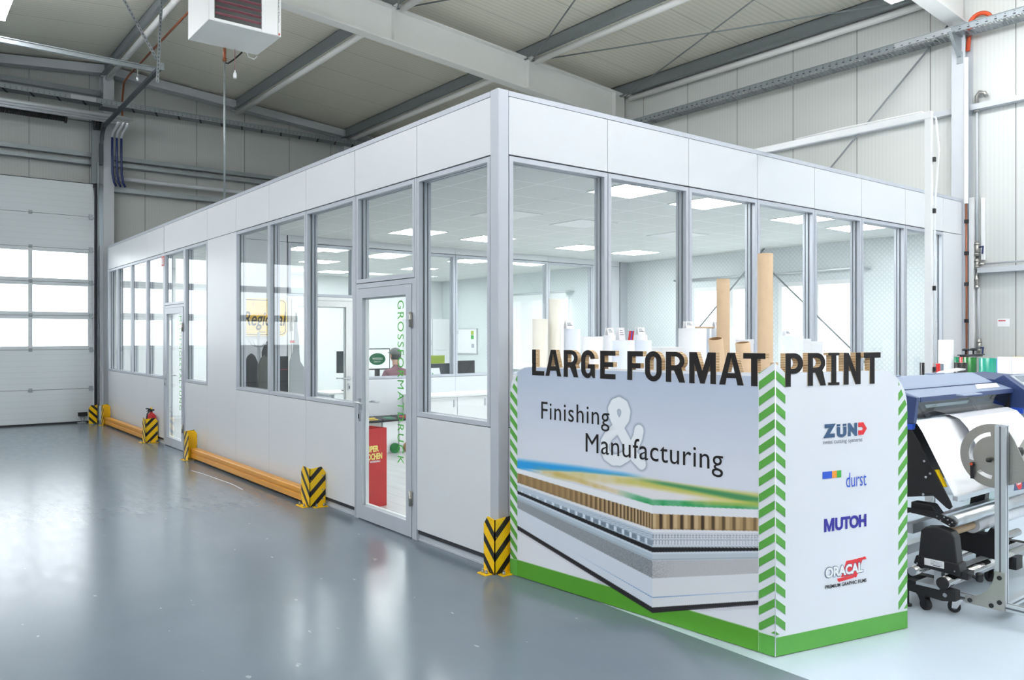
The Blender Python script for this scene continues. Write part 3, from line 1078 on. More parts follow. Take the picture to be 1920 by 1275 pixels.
def cable_tray_x(x0, x1, y0, y1, z, label):
    t = thing('cable_tray', label, 'cable tray', (x0, y0, z))
    m = MB()
    for a in (y0, y1 - 0.004):
        m.box(x0, x1, a, a + 0.004, z, z + 0.085)
    m.box(x0, x1, y0 - 0.012, y0 + 0.004, z + 0.08, z + 0.088)
    m.build('side_rail', 'galv', t)
    m = MB()
    m.box(x0, x1, y0 + 0.004, y1 - 0.004, z, z + 0.004)
    m.build('tray_floor', 'galv_dark', t)
    m = MB()
    for k in range(int((x1 - x0) / 0.085)):
        x = x0 + 0.04 + k * 0.085
        m.box(x - 0.011, x + 0.011, y0 - 0.0015, y0 - 0.0003, z + 0.018, z + 0.028)
        m.box(x - 0.007, x + 0.007, y0 - 0.0015, y0 - 0.0003, z + 0.052, z + 0.060)
    o = m.build('slot', 'joint', t); o['kind'] = 'stuff'
    m = MB()
    for k in range(int((x1 - x0) / 0.42)):
        x = x0 + 0.2 + k * 0.42
        m.beam((x, y0 + 0.01, z - 0.004), (x + 0.10, y1 - 0.01, z - 0.004), 0.03, 0.007)
    o = m.build('floor_rib', 'rubber', t); o['kind'] = 'stuff'
    return t
tf = cable_tray_x(-4.4, 7.1, 12.12, 12.40, 5.955, 'perforated cable tray running across the gable wall')
m = MB(); m.box(-0.62, -0.20, 12.112, 12.119, 5.96, 6.05); m.build('splice_plate', 'alu_bright', tf)
m = MB(); m.box(-0.10, 0.17, 12.10, 12.42, 5.90, 5.95); m.build('wall_bracket', 'galv_dark', tf)
# light grey cable duct beside the gate
m = MB(); m.box(-0.098, -0.045, GY - 0.03, GY + 0.03, 0.30, 3.33); m.box(-0.098, -0.045, GY - 0.045, GY - 0.031, 0.95, 1.07)
t = tag(m.build('cable_duct', 'steel_grey', bevel=0.003), 'pale grey vertical cable duct between gate frame and gable column', 'cable duct')

# ------------------------------------------------------------------ gas heater below the rafter
t = thing('gas_heater', 'white box shaped warm air heater hanging below the roof', 'heater', (0.02, 5.3, 5.20))
hx0, hx1, hy0, hy1, hz0, hz1 = -0.405, 0.449, 4.90, 5.70, 5.20, 5.95
m = MB()
a0, a1, b0, b1 = -0.345, 0.205, 5.237, 5.90
m.box(hx0, hx1, hy0 + 0.02, hy1, hz0, hz1)
m.box(hx0, a0, hy0, hy0 + 0.02, hz0, hz1)
m.box(a1, hx1 - 0.05, hy0, hy0 + 0.02, hz0, hz1)
m.box(a0, a1, hy0, hy0 + 0.02, hz0, b0)
m.box(a0, a1, hy0, hy0 + 0.02, b1, hz1)
m.build('casing', 'white', t, bevel=0.006)
m = MB(); m.prism([(hx1 - 0.05, hy0), (hx1, hy0 + 0.04), (hx1, hy0 + 0.06), (hx1 - 0.05, hy0 + 0.02)], lambda a, b, d: (a, b, d), hz0, hz1); m.build('corner_trim', 'white', t)
m = MB(); m.box(a0, a1, hy0 + 0.016, hy0 + 0.0195, b0, b1); m.build('outlet_opening', 'black', t)
M['louvre'] = mat('rose_grey_louvre', (166, 104, 116), 0.35, 0.3)
for k in range(9):
    m = MB()
    z = b0 + 0.06 + k * 0.072
    m.beam((a0 + 0.012, hy0 + 0.004, z), (a1 - 0.006, hy0 + 0.004, z), 0.030, 0.006, up=(0, 0.5, 1))
    m.build('louvre', 'louvre', t)
m = MB()
def fh(a, b, d):   # lettering on the bevelled corner strip, reading downwards
    return (hx1 - 0.05 + 0.05 * a - 0.0012 * 0.6, hy0 + 0.04 * a - 0.0015, b)
V, F, N = glyph_text('REZNOR', 0.012, 1.05)
xs = [v[0] for v in V]; yy = [v[1] for v in V]
P = []
for v in V:
    tt = (v[0] - min(xs)) / (max(xs) - min(xs)); uu = (v[1] - min(yy)) / (max(yy) - min(yy))
    P.append(fh(0.78 - 0.50 * (1 - uu), 5.66 - 0.30 * tt, 0))
m.add(P, F); m.build('lettering', 'ink', t, fix=False)
m = MB(); m.box(hx1 - 0.035, hx1 - 0.02, hy0 + 0.004, hy0 + 0.016, 5.215, 5.235); m.build('badge', 'red', t)
for x in (hx0 + 0.12, hx1 - 0.12):
    for y in (5.05, 5.6):
        m = MB(); m.cyl((x, y, hz1), (x, y, roof_z(x) - 0.02), 0.006, n=6); m.build('suspension_rod', 'galv', t)
m = MB(); m.tube([(0.30, 5.69, 5.23), (0.34, 5.72, 5.16), (0.42, 5.73, 5.15), (0.45, 5.72, 5.19)], 0.006, n=6); m.build('cable_loop', 'white', t)
t = thing('gas_pipe', 'thin galvanised pipe with copper top dropping from the heater to the office roof', 'pipe', (0.05, 5.74, 3.3))
m = MB(); m.cyl((0.047, 5.74, HO - 0.05), (0.047, 5.74, 5.04), 0.012, n=10); m.build('riser', 'galv', t)
m = MB(); m.cyl((0.047, 5.74, 5.04), (0.047, 5.74, 5.25), 0.020, n=12); m.cyl((0.047, 5.74, 5.06), (0.047, 5.74, 5.085), 0.026, n=12); m.build('copper_fitting', 'copper', t)
m = MB(); m.tube([(0.05, 5.74, 5.03), (0.09, 5.74, 5.03), (0.17, 5.735, 5.10), (0.26, 5.72, 5.20)], 0.010, n=8); m.build('branch_hose', 'rubber', t)
t = thing('pull_switch', 'white pull plug on a thin cord below the heater', 'pull plug', (0.13, 5.74, 4.9))
m = MB(); m.cyl((0.15, 5.66, 4.93), (0.15, 5.66, 5.22), 0.004, n=6); m.build('cord', 'louvre', t)
m = MB(); m.lathe((0.15, 5.66, 4.83), [(0.0, 0), (0.020, 0.005), (0.024, 0.04), (0.018, 0.07), (0.009, 0.085), (0.008, 0.105), (0.0, 0.106)], n=14); m.build('plug_body', 'white', t)

# ------------------------------------------------------------------ installations at the right wall column
m = MB()
m.tube([(7.32, 0.0, 5.16), (7.32, -0.015, 5.35)] + [(7.32, -0.145 + 0.13 * math.cos(R(a)), 5.45 + 0.135 * math.sin(R(a))) for a in range(0, 166, 15)], 0.026, n=12)
tag(m.build('cable_loop', 'orange_red'), 'orange cable hose looped over the right cable tray', 'hose')
t = thing('copper_riser', 'copper pipe with black clips on the right wall column', 'pipe', (7.15, -0.06, 1.2))
m = MB(); m.tube([(7.155, -0.055, 1.0), (7.155, -0.055, 2.0), (7.155, -0.048, 3.24)], 0.011, n=8); m.build('pipe_run', 'copper', t)
for z in (3.02, 2.63, 2.25, 1.80, 1.35):
    m = MB(); m.box(7.135, 7.168, -0.078, -0.034, z - 0.022, z + 0.022); m.build('clip', 'black', t)
m = MB(); m.box(7.14, 7.165, -0.072, -0.034, 3.24, 5.03)
tag(m.build('cable_duct', 'white'), 'narrow white duct above the copper pipe on the wall column', 'cable duct')
m = MB(); m.box(7.30, 7.36, -0.075, -0.02, 0.9, 3.33); tag(m.build('cable_duct', 'white', bevel=0.003), 'wide white duct low beside the right wall column', 'cable duct')
m = MB(); m.box(7.355, 7.395, -0.176, -0.138, 2.55, 3.32); tag(m.build('cable_duct', 'white', bevel=0.003), 'short white duct right of the compressed air pipe', 'cable duct')
t = thing('air_riser', 'compressed air pipe with brass valves on the right hall wall', 'pipe', (7.34, -0.10, 1.4))
px, py = 7.335, -0.10
m = MB(); m.cyl((px, py, 2.75), (px, py, 4.52), 0.014, n=10); m.cyl((px, py - 0.02, 1.45), (px, py - 0.02, 2.22), 0.014, n=10); m.build('pipe_run', 'steel_grey', t)
m = MB(); m.tube([(px, py, 4.45), (px, py, 4.58), (px, py - 0.03, 4.62), (px, py - 0.09, 4.60), (px, py - 0.11, 4.55)], 0.024, n=10); m.cyl((px, py, 4.38), (px, py, 4.42), 0.03, n=12); m.build('pipe_bend', 'stainless', t)
m = MB()
for z0, z1, r in ((2.60, 2.78, 0.026), (2.62, 2.64, 0.032), (2.74, 2.76, 0.032), (2.44, 2.57, 0.025), (2.46, 2.48, 0.031), (2.53, 2.55, 0.031), (2.20, 2.38, 0.022), (2.30, 2.33, 0.03), (2.20, 2.24, 0.03)):
    m.cyl((px, py, z0), (px, py, z1), r, n=12)
m.cyl((px, py, 2.50), (px, py - 0.09, 2.50), 0.016, n=10)
m.build('valve_body', 'stainless', t)
m = MB(); m.cyl((px, py - 0.09, 2.50), (px, py - 1.9, 2.52), 0.012, n=10); m.build('branch_pipe', 'steel_grey', t)
m = MB(); m.cyl((px, py - 0.025, 1.40), (px, py - 0.025, 1.58), 0.027, n=12); m.cyl((px, py - 0.025, 1.43), (px, py - 0.025, 1.45), 0.032, n=12); m.cyl((px, py - 0.025, 1.53), (px, py - 0.025, 1.55), 0.032, n=12); m.build('shutoff_valve', 'stainless', t)
for z in (2.62, 1.38):
    m = MB(); m.beam((px - 0.03, py - 0.075, z), (px - 0.03, py - 0.085, z + 0.10), 0.012, 0.02); m.cyl((px, py - 0.02, z + 0.09), (px - 0.03, py - 0.08, z + 0.09), 0.008, n=8); m.build('valve_lever', 'navy_hose', t)
m = MB(); m.box(XW - 0.004, XW - 0.0008, -0.445, -0.31, 1.73, 1.825)
o = tag(m.build('wall_notice', 'paper'), 'small white notice on the right hall wall', 'notice')
m = MB(); m.box(XW - 0.006, XW - 0.0042, -0.40, -0.32, 1.795, 1.807)
m.build('red_line', 'red', o)
# white post with a bar over the office edge and the cables along it
t = thing('media_post', 'white square post with long bar resting above the office wall', 'post', (3.1, -1.455, 0))
m = MB(); m.box(3.084, 3.116, -1.482, -1.429, 0.0, 3.30); m.build('post', 'white', t, bevel=0.003)
m = MB(); m.box(3.084, 3.116, -1.482, 0.35, 3.301, 3.355); m.build('cross_bar', 'white', t, bevel=0.003)
m = MB(); m.tube([(3.118, -1.492, 0.2), (3.118, -1.492, 2.6), (3.125, -1.52, 3.05), (3.12, -1.50, 3.30), (3.105, -1.40, 3.364), (3.10, -0.7, 3.372), (3.10, -0.3, 3.364)], 0.008, n=8); m.build('cable', 'white', t)
for z in (1.35, 1.98, 2.58, 2.98):
    m = MB(); m.box(3.102, 3.124, -1.50, -1.4825, z - 0.018, z + 0.018); m.build('cable_clip', 'black', t)
# ------------------------------------------------------------------ corner guards and guard rails
def guard(label, loc, rot, la, lb, h=0.375, t=0.006, feet=True):
    """bent steel angle: leg a along +x, leg b along +y from the ridge at the origin, inside faces towards +x+y"""
    o = thing('corner_guard', label, 'corner guard', loc, 'black and yellow steel corner guards', rot)
    c = 0.055
    m = MB()
    m.prism([(0, 0.008), (la, 0.008), (la, h - c), (la - c * 0.75, h), (0.004, h - 0.012), (0, h - 0.012)], lambda a, b, d: (a, d, b), 0, t, 0)
    m.prism([(0.0, 0.008), (lb, 0.008), (lb, h - c), (lb - c * 0.75, h), (0.004, h - 0.012), (0.0, h - 0.012)], lambda a, b, d: (d, a, b), 0, t, 0)
    m.build('striped_angle', 'stripes', o, local=True)
    m = MB()
    c0 = t + 0.001
    m.prism([(c0, 0.012), (la - 0.004, 0.012), (la - 0.004, h - c), (la - c * 0.75, h - 0.006), (c0, h - 0.016)], lambda a, b, d: (a, d, b), t + 0.0005, t + 0.0022)
    m.prism([(c0 + 0.002, 0.012), (lb - 0.004, 0.012), (lb - 0.004, h - c), (lb - c * 0.75, h - 0.006), (c0 + 0.002, h - 0.016)], lambda a, b, d: (d, a, b), t + 0.0005, t + 0.0022)
    m.build('inner_lining', 'yellow', o, local=True)
    if feet:
        for k in (0, 1):
            m = MB()
            if k == 0: m.box(0.03, la, -0.055, t, 0.0005, 0.0075)
            else: m.box(-0.055, t, 0.03, lb, 0.0005, 0.0075)
            o2 = m.build('foot_flange', 'yellow', o, local=True)
            for q in (0.055, (la if k == 0 else lb) - 0.03):
                m = MB()
                p = (q, -0.03) if k == 0 else (-0.03, q)
                m.cyl((p[0], p[1], 0.007), (p[0], p[1], 0.024), 0.011, n=6)
                m.cyl((p[0], p[1], 0.024), (p[0], p[1], 0.036), 0.006, n=8)
                m.build('anchor_bolt', 'galv', o2, local=True)
    holes = MB()
    for z in (0.07, 0.16, 0.29):
        holes.cyl((la - 0.03, -0.001, z), (la - 0.03, 0.0, z), 0.008, n=10)
        holes.cyl((-0.001, lb - 0.03, z), (0.0, lb - 0.03, z), 0.008, n=10)
    for z in (0.07, 0.16, 0.29):
        hb = MB()
        hb.cyl((la - 0.03, -0.002, z), (la - 0.03, -0.0002, z), 0.0075, n=10)
        hb.build('bolt_head', 'galv', o, local=True)
    return o
guard('black and yellow corner guard at the front corner post of the office', (-0.085, -0.072, 0), 0, 0.185, 0.125, 0.385)
guard('black and yellow corner guard between glass door and the near end of the long rail', (-0.165, 2.715, 0), 0, 0.160, 0.195)
guard('yellow guard at the far end of the long ochre rail beside the far door', (-0.195, 6.60, 0), R(-90), 0.175, 0.165)
guard('black and yellow corner guard in front of the fire extinguisher', (-0.195, 8.575, 0), 0, 0.175, 0.19)
guard('yellow guard at the gable end of the short ochre rail', (-0.175, 11.80, 0), R(-90), 0.17, 0.15)
guard('small striped guard plate at the foot of the gate frame', (-0.198, 12.02, 0), R(90), 0.10, 0.145, 0.35, feet=False)
def guard_rail(y0, y1, label):
    o = thing('guard_rail', label, 'guard rail', (-0.12, (y0 + y1) / 2, 0), 'ochre guard rails along the office')
    prof = [(-0.150, 0.030), (-0.070, 0.030), (-0.070, 0.150), (-0.145, 0.150), (-0.150, 0.142), (-0.150, 0.102), (-0.138, 0.096), (-0.138, 0.086), (-0.150, 0.080)]
    m = MB()
    m.prism(prof, lambda a, b, d: (a, d, b), y0, y1)
    m.build('rail_beam', 'rail', o, bevel=0.002)
    for y in (y0 + 0.03, y1 - 0.03):
        m = MB()
        m.box(-0.13, -0.075, y - 0.025, y + 0.025, 0.0005, 0.0295)
        m.build('rail_foot', 'rail', o)
    return o
guard_rail(2.93, 6.46, 'long ochre guard rail before the blank wall panel')
guard_rail(8.79, 11.66, 'short ochre guard rail below the far office windows')
# fire extinguisher
t = thing('fire_extinguisher', 'red fire extinguisher behind the striped guard by the far door', 'fire extinguisher', (-0.085, 8.66, 0))
m = MB()
m.lathe((-0.09, 8.68, 0.0), [(0.0, 0.0), (0.07, 0.0), (0.075, 0.02), (0.075, 0.36), (0.068, 0.40), (0.045, 0.43), (0.022, 0.445), (0.022, 0.46), (0, 0.46)], n=24)
m.build('cylinder_body', 'red', t)
m = MB()
m.cyl((-0.09, 8.68, 0.455), (-0.09, 8.68, 0.50), 0.020, n=14)
m.beam((-0.09, 8.68, 0.50), (-0.17, 8.64, 0.515), 0.022, 0.016)
m.beam((-0.09, 8.68, 0.475), (-0.16, 8.64, 0.475), 0.02, 0.01)
m.cyl((-0.045, 8.70, 0.485), (-0.135, 8.66, 0.485), 0.014, n=10)
m.build('valve_head', 'black', t)
m = MB(); m.tube([(-0.12, 8.63, 0.48), (-0.165, 8.60, 0.44), (-0.172, 8.60, 0.36), (-0.168, 8.61, 0.24)], 0.010, n=8); m.build('hose', 'black', t)
m = MB(); m.cyl((-0.09, 8.68, 0.50), (-0.09, 8.68, 0.53), 0.018, 0.012, n=12); m.build('safety_cap', 'yellow', t)
m = MB(); m.cyl((-0.09, 8.68, 0.12), (-0.09, 8.68, 0.30), 0.0757, n=24, caps=False); m.build('instruction_label', 'paper', t)
# red sign on the window frame
m = MB(); m.box(-0.010, -0.0065, 8.27, 8.41, 2.665, 2.815)
o = tag(m.build('fire_sign', 'red'), 'red fire extinguisher sign on the frame above the far door side', 'sign')
m = MB()
m.box(-0.0112, -0.0103, 8.355, 8.395, 2.69, 2.77); m.box(-0.0112, -0.0103, 8.362, 8.388, 2.77, 2.785); m.box(-0.0112, -0.0103, 8.30, 8.33, 2.69, 2.79)
m.build('pictogram', 'paper', o)
# chalk line on the dark floor
m = MB()
pts = [(-0.402, 5.593), (-0.366, 5.30), (-0.352, 5.02), (-0.342, 4.765), (-0.322, 4.46), (-0.326, 4.25), (-0.341, 4.001)]
L = [Vector((x - 0.006, y, 0.0006)) for x, y in pts]; Q = [Vector((x + 0.006, y, 0.0006)) for x, y in pts]
m.add(L + Q, [(i, i + 1, len(L) + i + 1, len(L) + i) for i in range(len(L) - 1)])
tag(m.build('chalk_line', 'paper'), 'white chalk line on the dark floor beside the long ochre rail', 'floor mark')
# ------------------------------------------------------------------ printed display wall with cut out letters
PC = Vector((0.194, -2.033, 0)); PL = Vector((0.028, -0.162, 0)); PR = Vector((1.12, -2.244, 0))
dL = (PC - PL).normalized(); nL = dL.cross(Vector((0, 0, 1)))
dR = (PR - PC).normalized(); nR = dR.cross(Vector((0, 0, 1)))
LL = (PC - PL).length; LR = (PR - PC).length
def pl(u, z, d=0.0): p = PL + dL * u + nL * d; return (p.x, p.y, z)
def pr(u, z, d=0.0): p = PC + dR * u + nR * d; return (p.x, p.y, z)
disp = thing('display_wall', 'angled display wall with headline letters, product print and green chevron edges', 'display wall', (0.194, -2.033, 0))
U0 = -0.06
TH = 0.034
outl = [(U0, 0.004), (LL, 0.004), (LL, 1.473), (1.790, 1.419), (0.115, 1.404)] + arc(0.115, 1.224, 0.175, 0.18, 90, 180, 10)[1:]
m = MB(); m.prism(outl, pl, 0, -TH, 0, 1); m.build('left_panel', ['board_white', 'kraft'], disp)
outr = [(0.0, 0.004), (LR, 0.004), (LR, 1.216)] + arc(LR - 0.20, 1.216, 0.20, 0.205, 0, 90, 12)[1:] + [(0.067, 1.421), (0.0, 1.473)]
m = MB(); m.prism(outr, pr, 0, -TH, 0, 1); m.build('right_panel', ['board_white', 'kraft'], disp)

# product print of the left panel: painted point by point
def art():
    step = 0.004
    us = np.arange(0.012, 1.7885, step); zs = np.arange(0.004, 1.4035, step)
    nu, nz = len(us), len(zs)
    Ug, Zg = np.meshgrid(us, zs)
    keep = ~((Ug < 0.115) & (Zg > 1.224) & (((Ug - 0.115) / 0.171) ** 2 + ((Zg - 1.224) / 0.176) ** 2 > 1))
    # drawing coordinates of the print (width 1912 units)
    P = np.stack([PL.x + dL.x * Ug, PL.y + dL.y * Ug, Zg], -1)
    cx, cy, ch = -3.31205, -4.38512, 1.59987
    fx, fy, rx, ry = 0.616115, 0.787657, 0.787657, -0.616115
    dx, dy = P[..., 0] - cx, P[..., 1] - cy
    dep = dx * fx + dy * fy
    X = ((960 + 1507.0 * (dx * rx + dy * ry) / dep) - 960) * 3.983
    Y = ((632.2 - 1507.0 * (P[..., 2] - ch) / dep) - 840) * 3.983
    img = np.zeros(X.shape + (3,))
    rs = np.random.RandomState(3)
    def noise(s):
        a = rs.rand(int(nz / s) + 3, int(nu / s) + 3)
        yy = np.arange(nz) / s; xx = np.arange(nu) / s
        y0 = yy.astype(int); x0 = xx.astype(int); fy_ = (yy - y0)[:, None]; fx_ = (xx - x0)[None, :]
        return (a[y0][:, x0] * (1 - fy_) * (1 - fx_) + a[y0 + 1][:, x0] * fy_ * (1 - fx_) + a[y0][:, x0 + 1] * (1 - fy_) * fx_ + a[y0 + 1][:, x0 + 1] * fy_ * fx_)
    def put(c, a):
        nonlocal img
        c = np.array(c, float)
        img = img * (1 - a[..., None]) + c * a[..., None]
    def pw(xs, ys): return np.interp(X, xs, ys)
    def between(top, bot, soft=2.5, s2=None):
        s2 = s2 or soft
        return np.clip((Y - top) / soft + 0.5, 0, 1) * np.clip((bot - Y) / s2 + 0.5, 0, 1)
    # soft backdrop: slate above, paler below
    k = np.clip((1.40 - Zg) / 0.5, 0, 1)[..., None]
    img = np.array([177, 188, 209.]) * (1 - k) + np.array([214, 218, 230.]) * k
    k = np.clip((0.62 - Zg) / 0.3, 0, 1)[..., None]
    img = img * (1 - k) + np.array([226, 228, 236.]) * k
    # green floor band
    put((82, 150, 44), np.clip((0.112 - Zg) / 0.003 + 0.5, 0, 1))
    # blurred blue and yellow-green image on the sheet surface
    top = pw([35, 500, 950, 1250, 1845], [85, 140, 205, 262, 385]); low = pw([35, 300, 700, 1050, 1845], [150, 170, 215, 250, 400])
    put((44, 152, 218), between(top, low + 10, 34) * np.clip((1010 - X) / 160, 0, 1))
    edge = pw([35, 200, 1050, 1845], [140, 176, 428, 460])
    tops = pw([35, 200, 500, 950, 1845], [148, 168, 180, 222, 372])
    put((226, 222, 226), between(tops, edge, 14, 3))
    n1 = noise(9)
    put((206, 190, 120), between(tops - 4, tops + 62, 34) * (0.5 + 0.5 * n1) * 0.9 * np.clip((X - 120) / 200, 0, 1))
    put((188, 186, 84), between(pw([35, 900, 1845], [170, 230, 340]), pw([35, 900, 1845], [190, 275, 425]), 30) * np.clip((X - 700) / 300, 0, 1) * 0.75)
    put((50, 132, 92), between(pw([900, 1250, 1845], [215, 272, 368]), pw([900, 1250, 1845], [235, 300, 420]), 22) * np.clip((X - 880) / 250, 0, 1) * 0.85)
    put((196, 168, 92), between(edge - 40, edge - 4, 16) * (0.4 + 0.6 * n1) * np.clip((900 - X) / 250, 0, 1) * np.clip((X - 150) / 200, 0, 1) * 0.9)
    put((40, 146, 84), between(edge - 44, edge - 1, 14, 3) * np.clip((X - 780) / 160, 0, 1) * (0.55 + 0.45 * n1))
    put((196, 190, 80), between(edge - 62, edge - 20, 20) * np.clip((X - 1250) / 250, 0, 1) * 0.6)
    bl = np.clip((X - 300) / 500, 0.15, 1)              # sharper towards the corner
    def layer(xs, t, b, cl, cr, soft=3.0):
        T, B = pw(xs, t), pw(xs, b)
        a = between(T, B, soft)
        sh = np.clip((X - 1049) / 3 + 0.5, 0, 1)[..., None]
        c = np.array(cl, float) * (1 - sh) + np.array(cr, float) * sh
        nonlocal img
        img = img * (1 - a[..., None]) + c * a[..., None]
        return T, B, a
    XS = [35, 1050, 1845]
    layer(XS, [150, 428, 461], [186, 492, 522], (232, 234, 240), (226, 228, 235))
    T, B, a = layer(XS, [184, 490, 522], [258, 606, 622], (150, 122, 84), (166, 138, 98))
    # honeycomb cells
    xl = np.clip(1050 - X, 0, None); ph = 19 * np.log1p(xl / 900.0 * 1.6) / np.log(2.6) * 1.45
    fr = (ph % 1.0)
    put((58, 44, 30), a * (X < 1050) * np.clip((0.26 - np.abs(fr - 0.15)) * 9, 0, 1) * bl * 0.85)
    put((206, 184, 148), a * (X < 1050) * (np.abs(fr - 0.62) < 0.10) * bl * 0.8)
    xr_ = (X - 1050) / 78.0; fr = xr_ % 1.0; br = np.clip((1950 - X) / 500, 0.45, 1)
    put((64, 48, 32), a * (X >= 1050) * np.clip((0.20 - np.abs(fr - 0.80)) * 9, 0, 1) * br)
    put((206, 182, 146), a * (X >= 1050) * (np.abs(fr - 0.20) < 0.16) * br * 0.7)
    put((118, 92, 60), a * np.clip((Y - (B - 16)) / 10, 0, 1) * 0.35)
    layer(XS, [256, 606, 620], [276, 632, 636], (222, 224, 230), (228, 228, 234))
    T, B, a = layer(XS, [274, 630, 634], [330, 748, 744], (184, 198, 214), (206, 210, 220))
    for f0, f1, dk in ((0.16, 0.2, 120), (0.30, 0.33, 120), (0.46, 0.50, 110), (0.92, 0.96, 90)):
        put((dk, dk + 6, dk + 14), a * between(T + (B - T) * f0, T + (B - T) * f1, 3) * bl * 0.7)
    cell = np.where(X < 1050, (np.clip(1050 - X, 0, None) / 58.0) % 1.0, ((X - 1050) / 23.0) % 1.0)
    inb = np.where(X < 1050, between(T + (B - T) * 0.52, T + (B - T) * 0.86, 3), np.maximum(between(T + 12, T + 44, 3), between(T + 58, T + 90, 3)))
    put((94, 108, 124), a * inb * np.where(X < 1050, (cell < 0.62), (cell < 0.36)) * np.clip((1500 - X) / 600, 0.25, 1) * np.clip((X - 60) / 500, 0.1, 1) * 0.75)
    put((236, 240, 246), a * inb * ((cell > 0.70) & (cell < 0.9)) * 0.6)
    layer(XS, [316, 742, 744], [340, 780, 768], (24, 24, 28), (28, 28, 32))
    T, B, a = layer(XS, [338, 778, 768], [386, 842, 828], (174, 188, 202), (186, 196, 206))
    put((214, 222, 230), a * between(T + 4, T + 14, 4) * 0.8)
    put((130, 138, 150), a * between(B - 12, B - 6, 4) * 0.6)
    T, B, a = layer(XS, [384, 842, 828], [446, 974, 936], (142, 147, 154), (186, 186, 191))
    put((92, 96, 104), a * (rs.rand(nz, nu) > 0.55) * np.clip((X - 200) / 800, 0, 1) * np.clip((1250 - X) / 250, 0.12, 1) * 0.4)
    layer(XS, [444, 974, 936], [578, 1192, 1138], (210, 217, 229), (221, 223, 229))
    put((168, 190, 216), between(pw(XS, [530, 1112, 1066]), pw(XS, [532, 1120, 1071]), 3) * np.where(X < 1050, np.clip((X - 300) / 700, 0, 1), 0.9))
    put((44, 112, 176), between(pw(XS, [534, 1115, 1068]), pw(XS, [534.5, 1119, 1069]), 2) * np.where(X < 1050, np.clip((X - 500) / 500, 0, 1), np.clip((1600 - X) / 500, 0.2, 1)))
    layer(XS, [574, 1190, 1138], [606, 1232, 1170], (34, 31, 36), (38, 36, 40))
    # soft shading printed below the lowest sheet
    put((160, 156, 170), between(pw([35, 1050, 1845], [606, 1232, 1170]), pw([35, 600, 720, 1050, 1845], [615, 960, 1085, 1233, 1190]), 30) * (Zg > 0.113) * 0.5)
    # large pale ampersand with a soft slate rim
    path = [(1.046, .872), (1.0, .905), (.955, .965), (.905, 1.035), (.868, 1.085), (.838, 1.135), (.832, 1.172), (.850, 1.202), (.884, 1.214), (.918, 1.200), (.934, 1.165), (.926, 1.125),
            (.896, 1.088), (.852, 1.052), (.806, 1.015), (.775, .970), (.770, .930), (.790, .893), (.835, .872), (.885, .876), (.935, .905), (.985, .955), (1.020, 1.02), (1.030, 1.062)]
    dist = np.full(X.shape, 9.0)
    for (a0, b0), (a1, b1) in zip(path, path[1:]):
        t_ = np.clip(((Ug - a0) * (a1 - a0) + (Zg - b0) * (b1 - b0)) / ((a1 - a0) ** 2 + (b1 - b0) ** 2), 0, 1)
        dist = np.minimum(dist, np.hypot(Ug - a0 - t_ * (a1 - a0), Zg - b0 - t_ * (b1 - b0)))
    hw = 0.034
    put((112, 126, 148), np.clip(1 - (dist - hw) / 0.022, 0, 1) ** 2 * 0.75)
    kk = np.clip((Zg - .85) / .39, 0, 1)
    put((231, 235, 241), np.clip((hw - dist) / 0.003 + 0.5, 0, 1))
    img = np.clip(img, 0, 255) / 255.0
    linear = np.where(img <= 0.04045, img / 12.92, ((img + 0.055) / 1.055) ** 2.4)
    idx = -np.ones(X.shape, int)
    idx[keep] = np.arange(keep.sum())
    q = np.stack([idx[:-1, :-1], idx[:-1, 1:], idx[1:, 1:], idx[1:, :-1]], -1).reshape(-1, 4)
    q = q[(q >= 0).all(1)]
    V = (P + np.array([nL.x, nL.y, 0]) * 0.0012)[keep] - np.array([disp.location.x, disp.location.y, 0])
    me = bpy.data.meshes.new('product_print')
    me.vertices.add(len(V)); me.vertices.foreach_set('co', V.astype(np.float32).ravel())
    me.loops.add(len(q) * 4); me.loops.foreach_set('vertex_index', q.astype(np.int32).ravel())
    me.polygons.add(len(q)); me.polygons.foreach_set('loop_start', (np.arange(len(q)) * 4).astype(np.int32))
    me.update(calc_edges=True)
    ca = me.color_attributes.new('print_colour', 'FLOAT_COLOR', 'POINT')
    ca.data.foreach_set('color', np.concatenate([linear[keep], np.ones((len(V), 1))], 1).astype(np.float32).ravel())
    t = NT('printed_board')
    at = t.n('ShaderNodeAttribute', attribute_name='print_colour')
    t.base(at.outputs['Color']); t.setp(0.42, 0, 0.35)
    me.materials.append(t.m)
    o = bpy.data.objects.new('product_print', me); COL.objects.link(o); o.parent = disp
art()

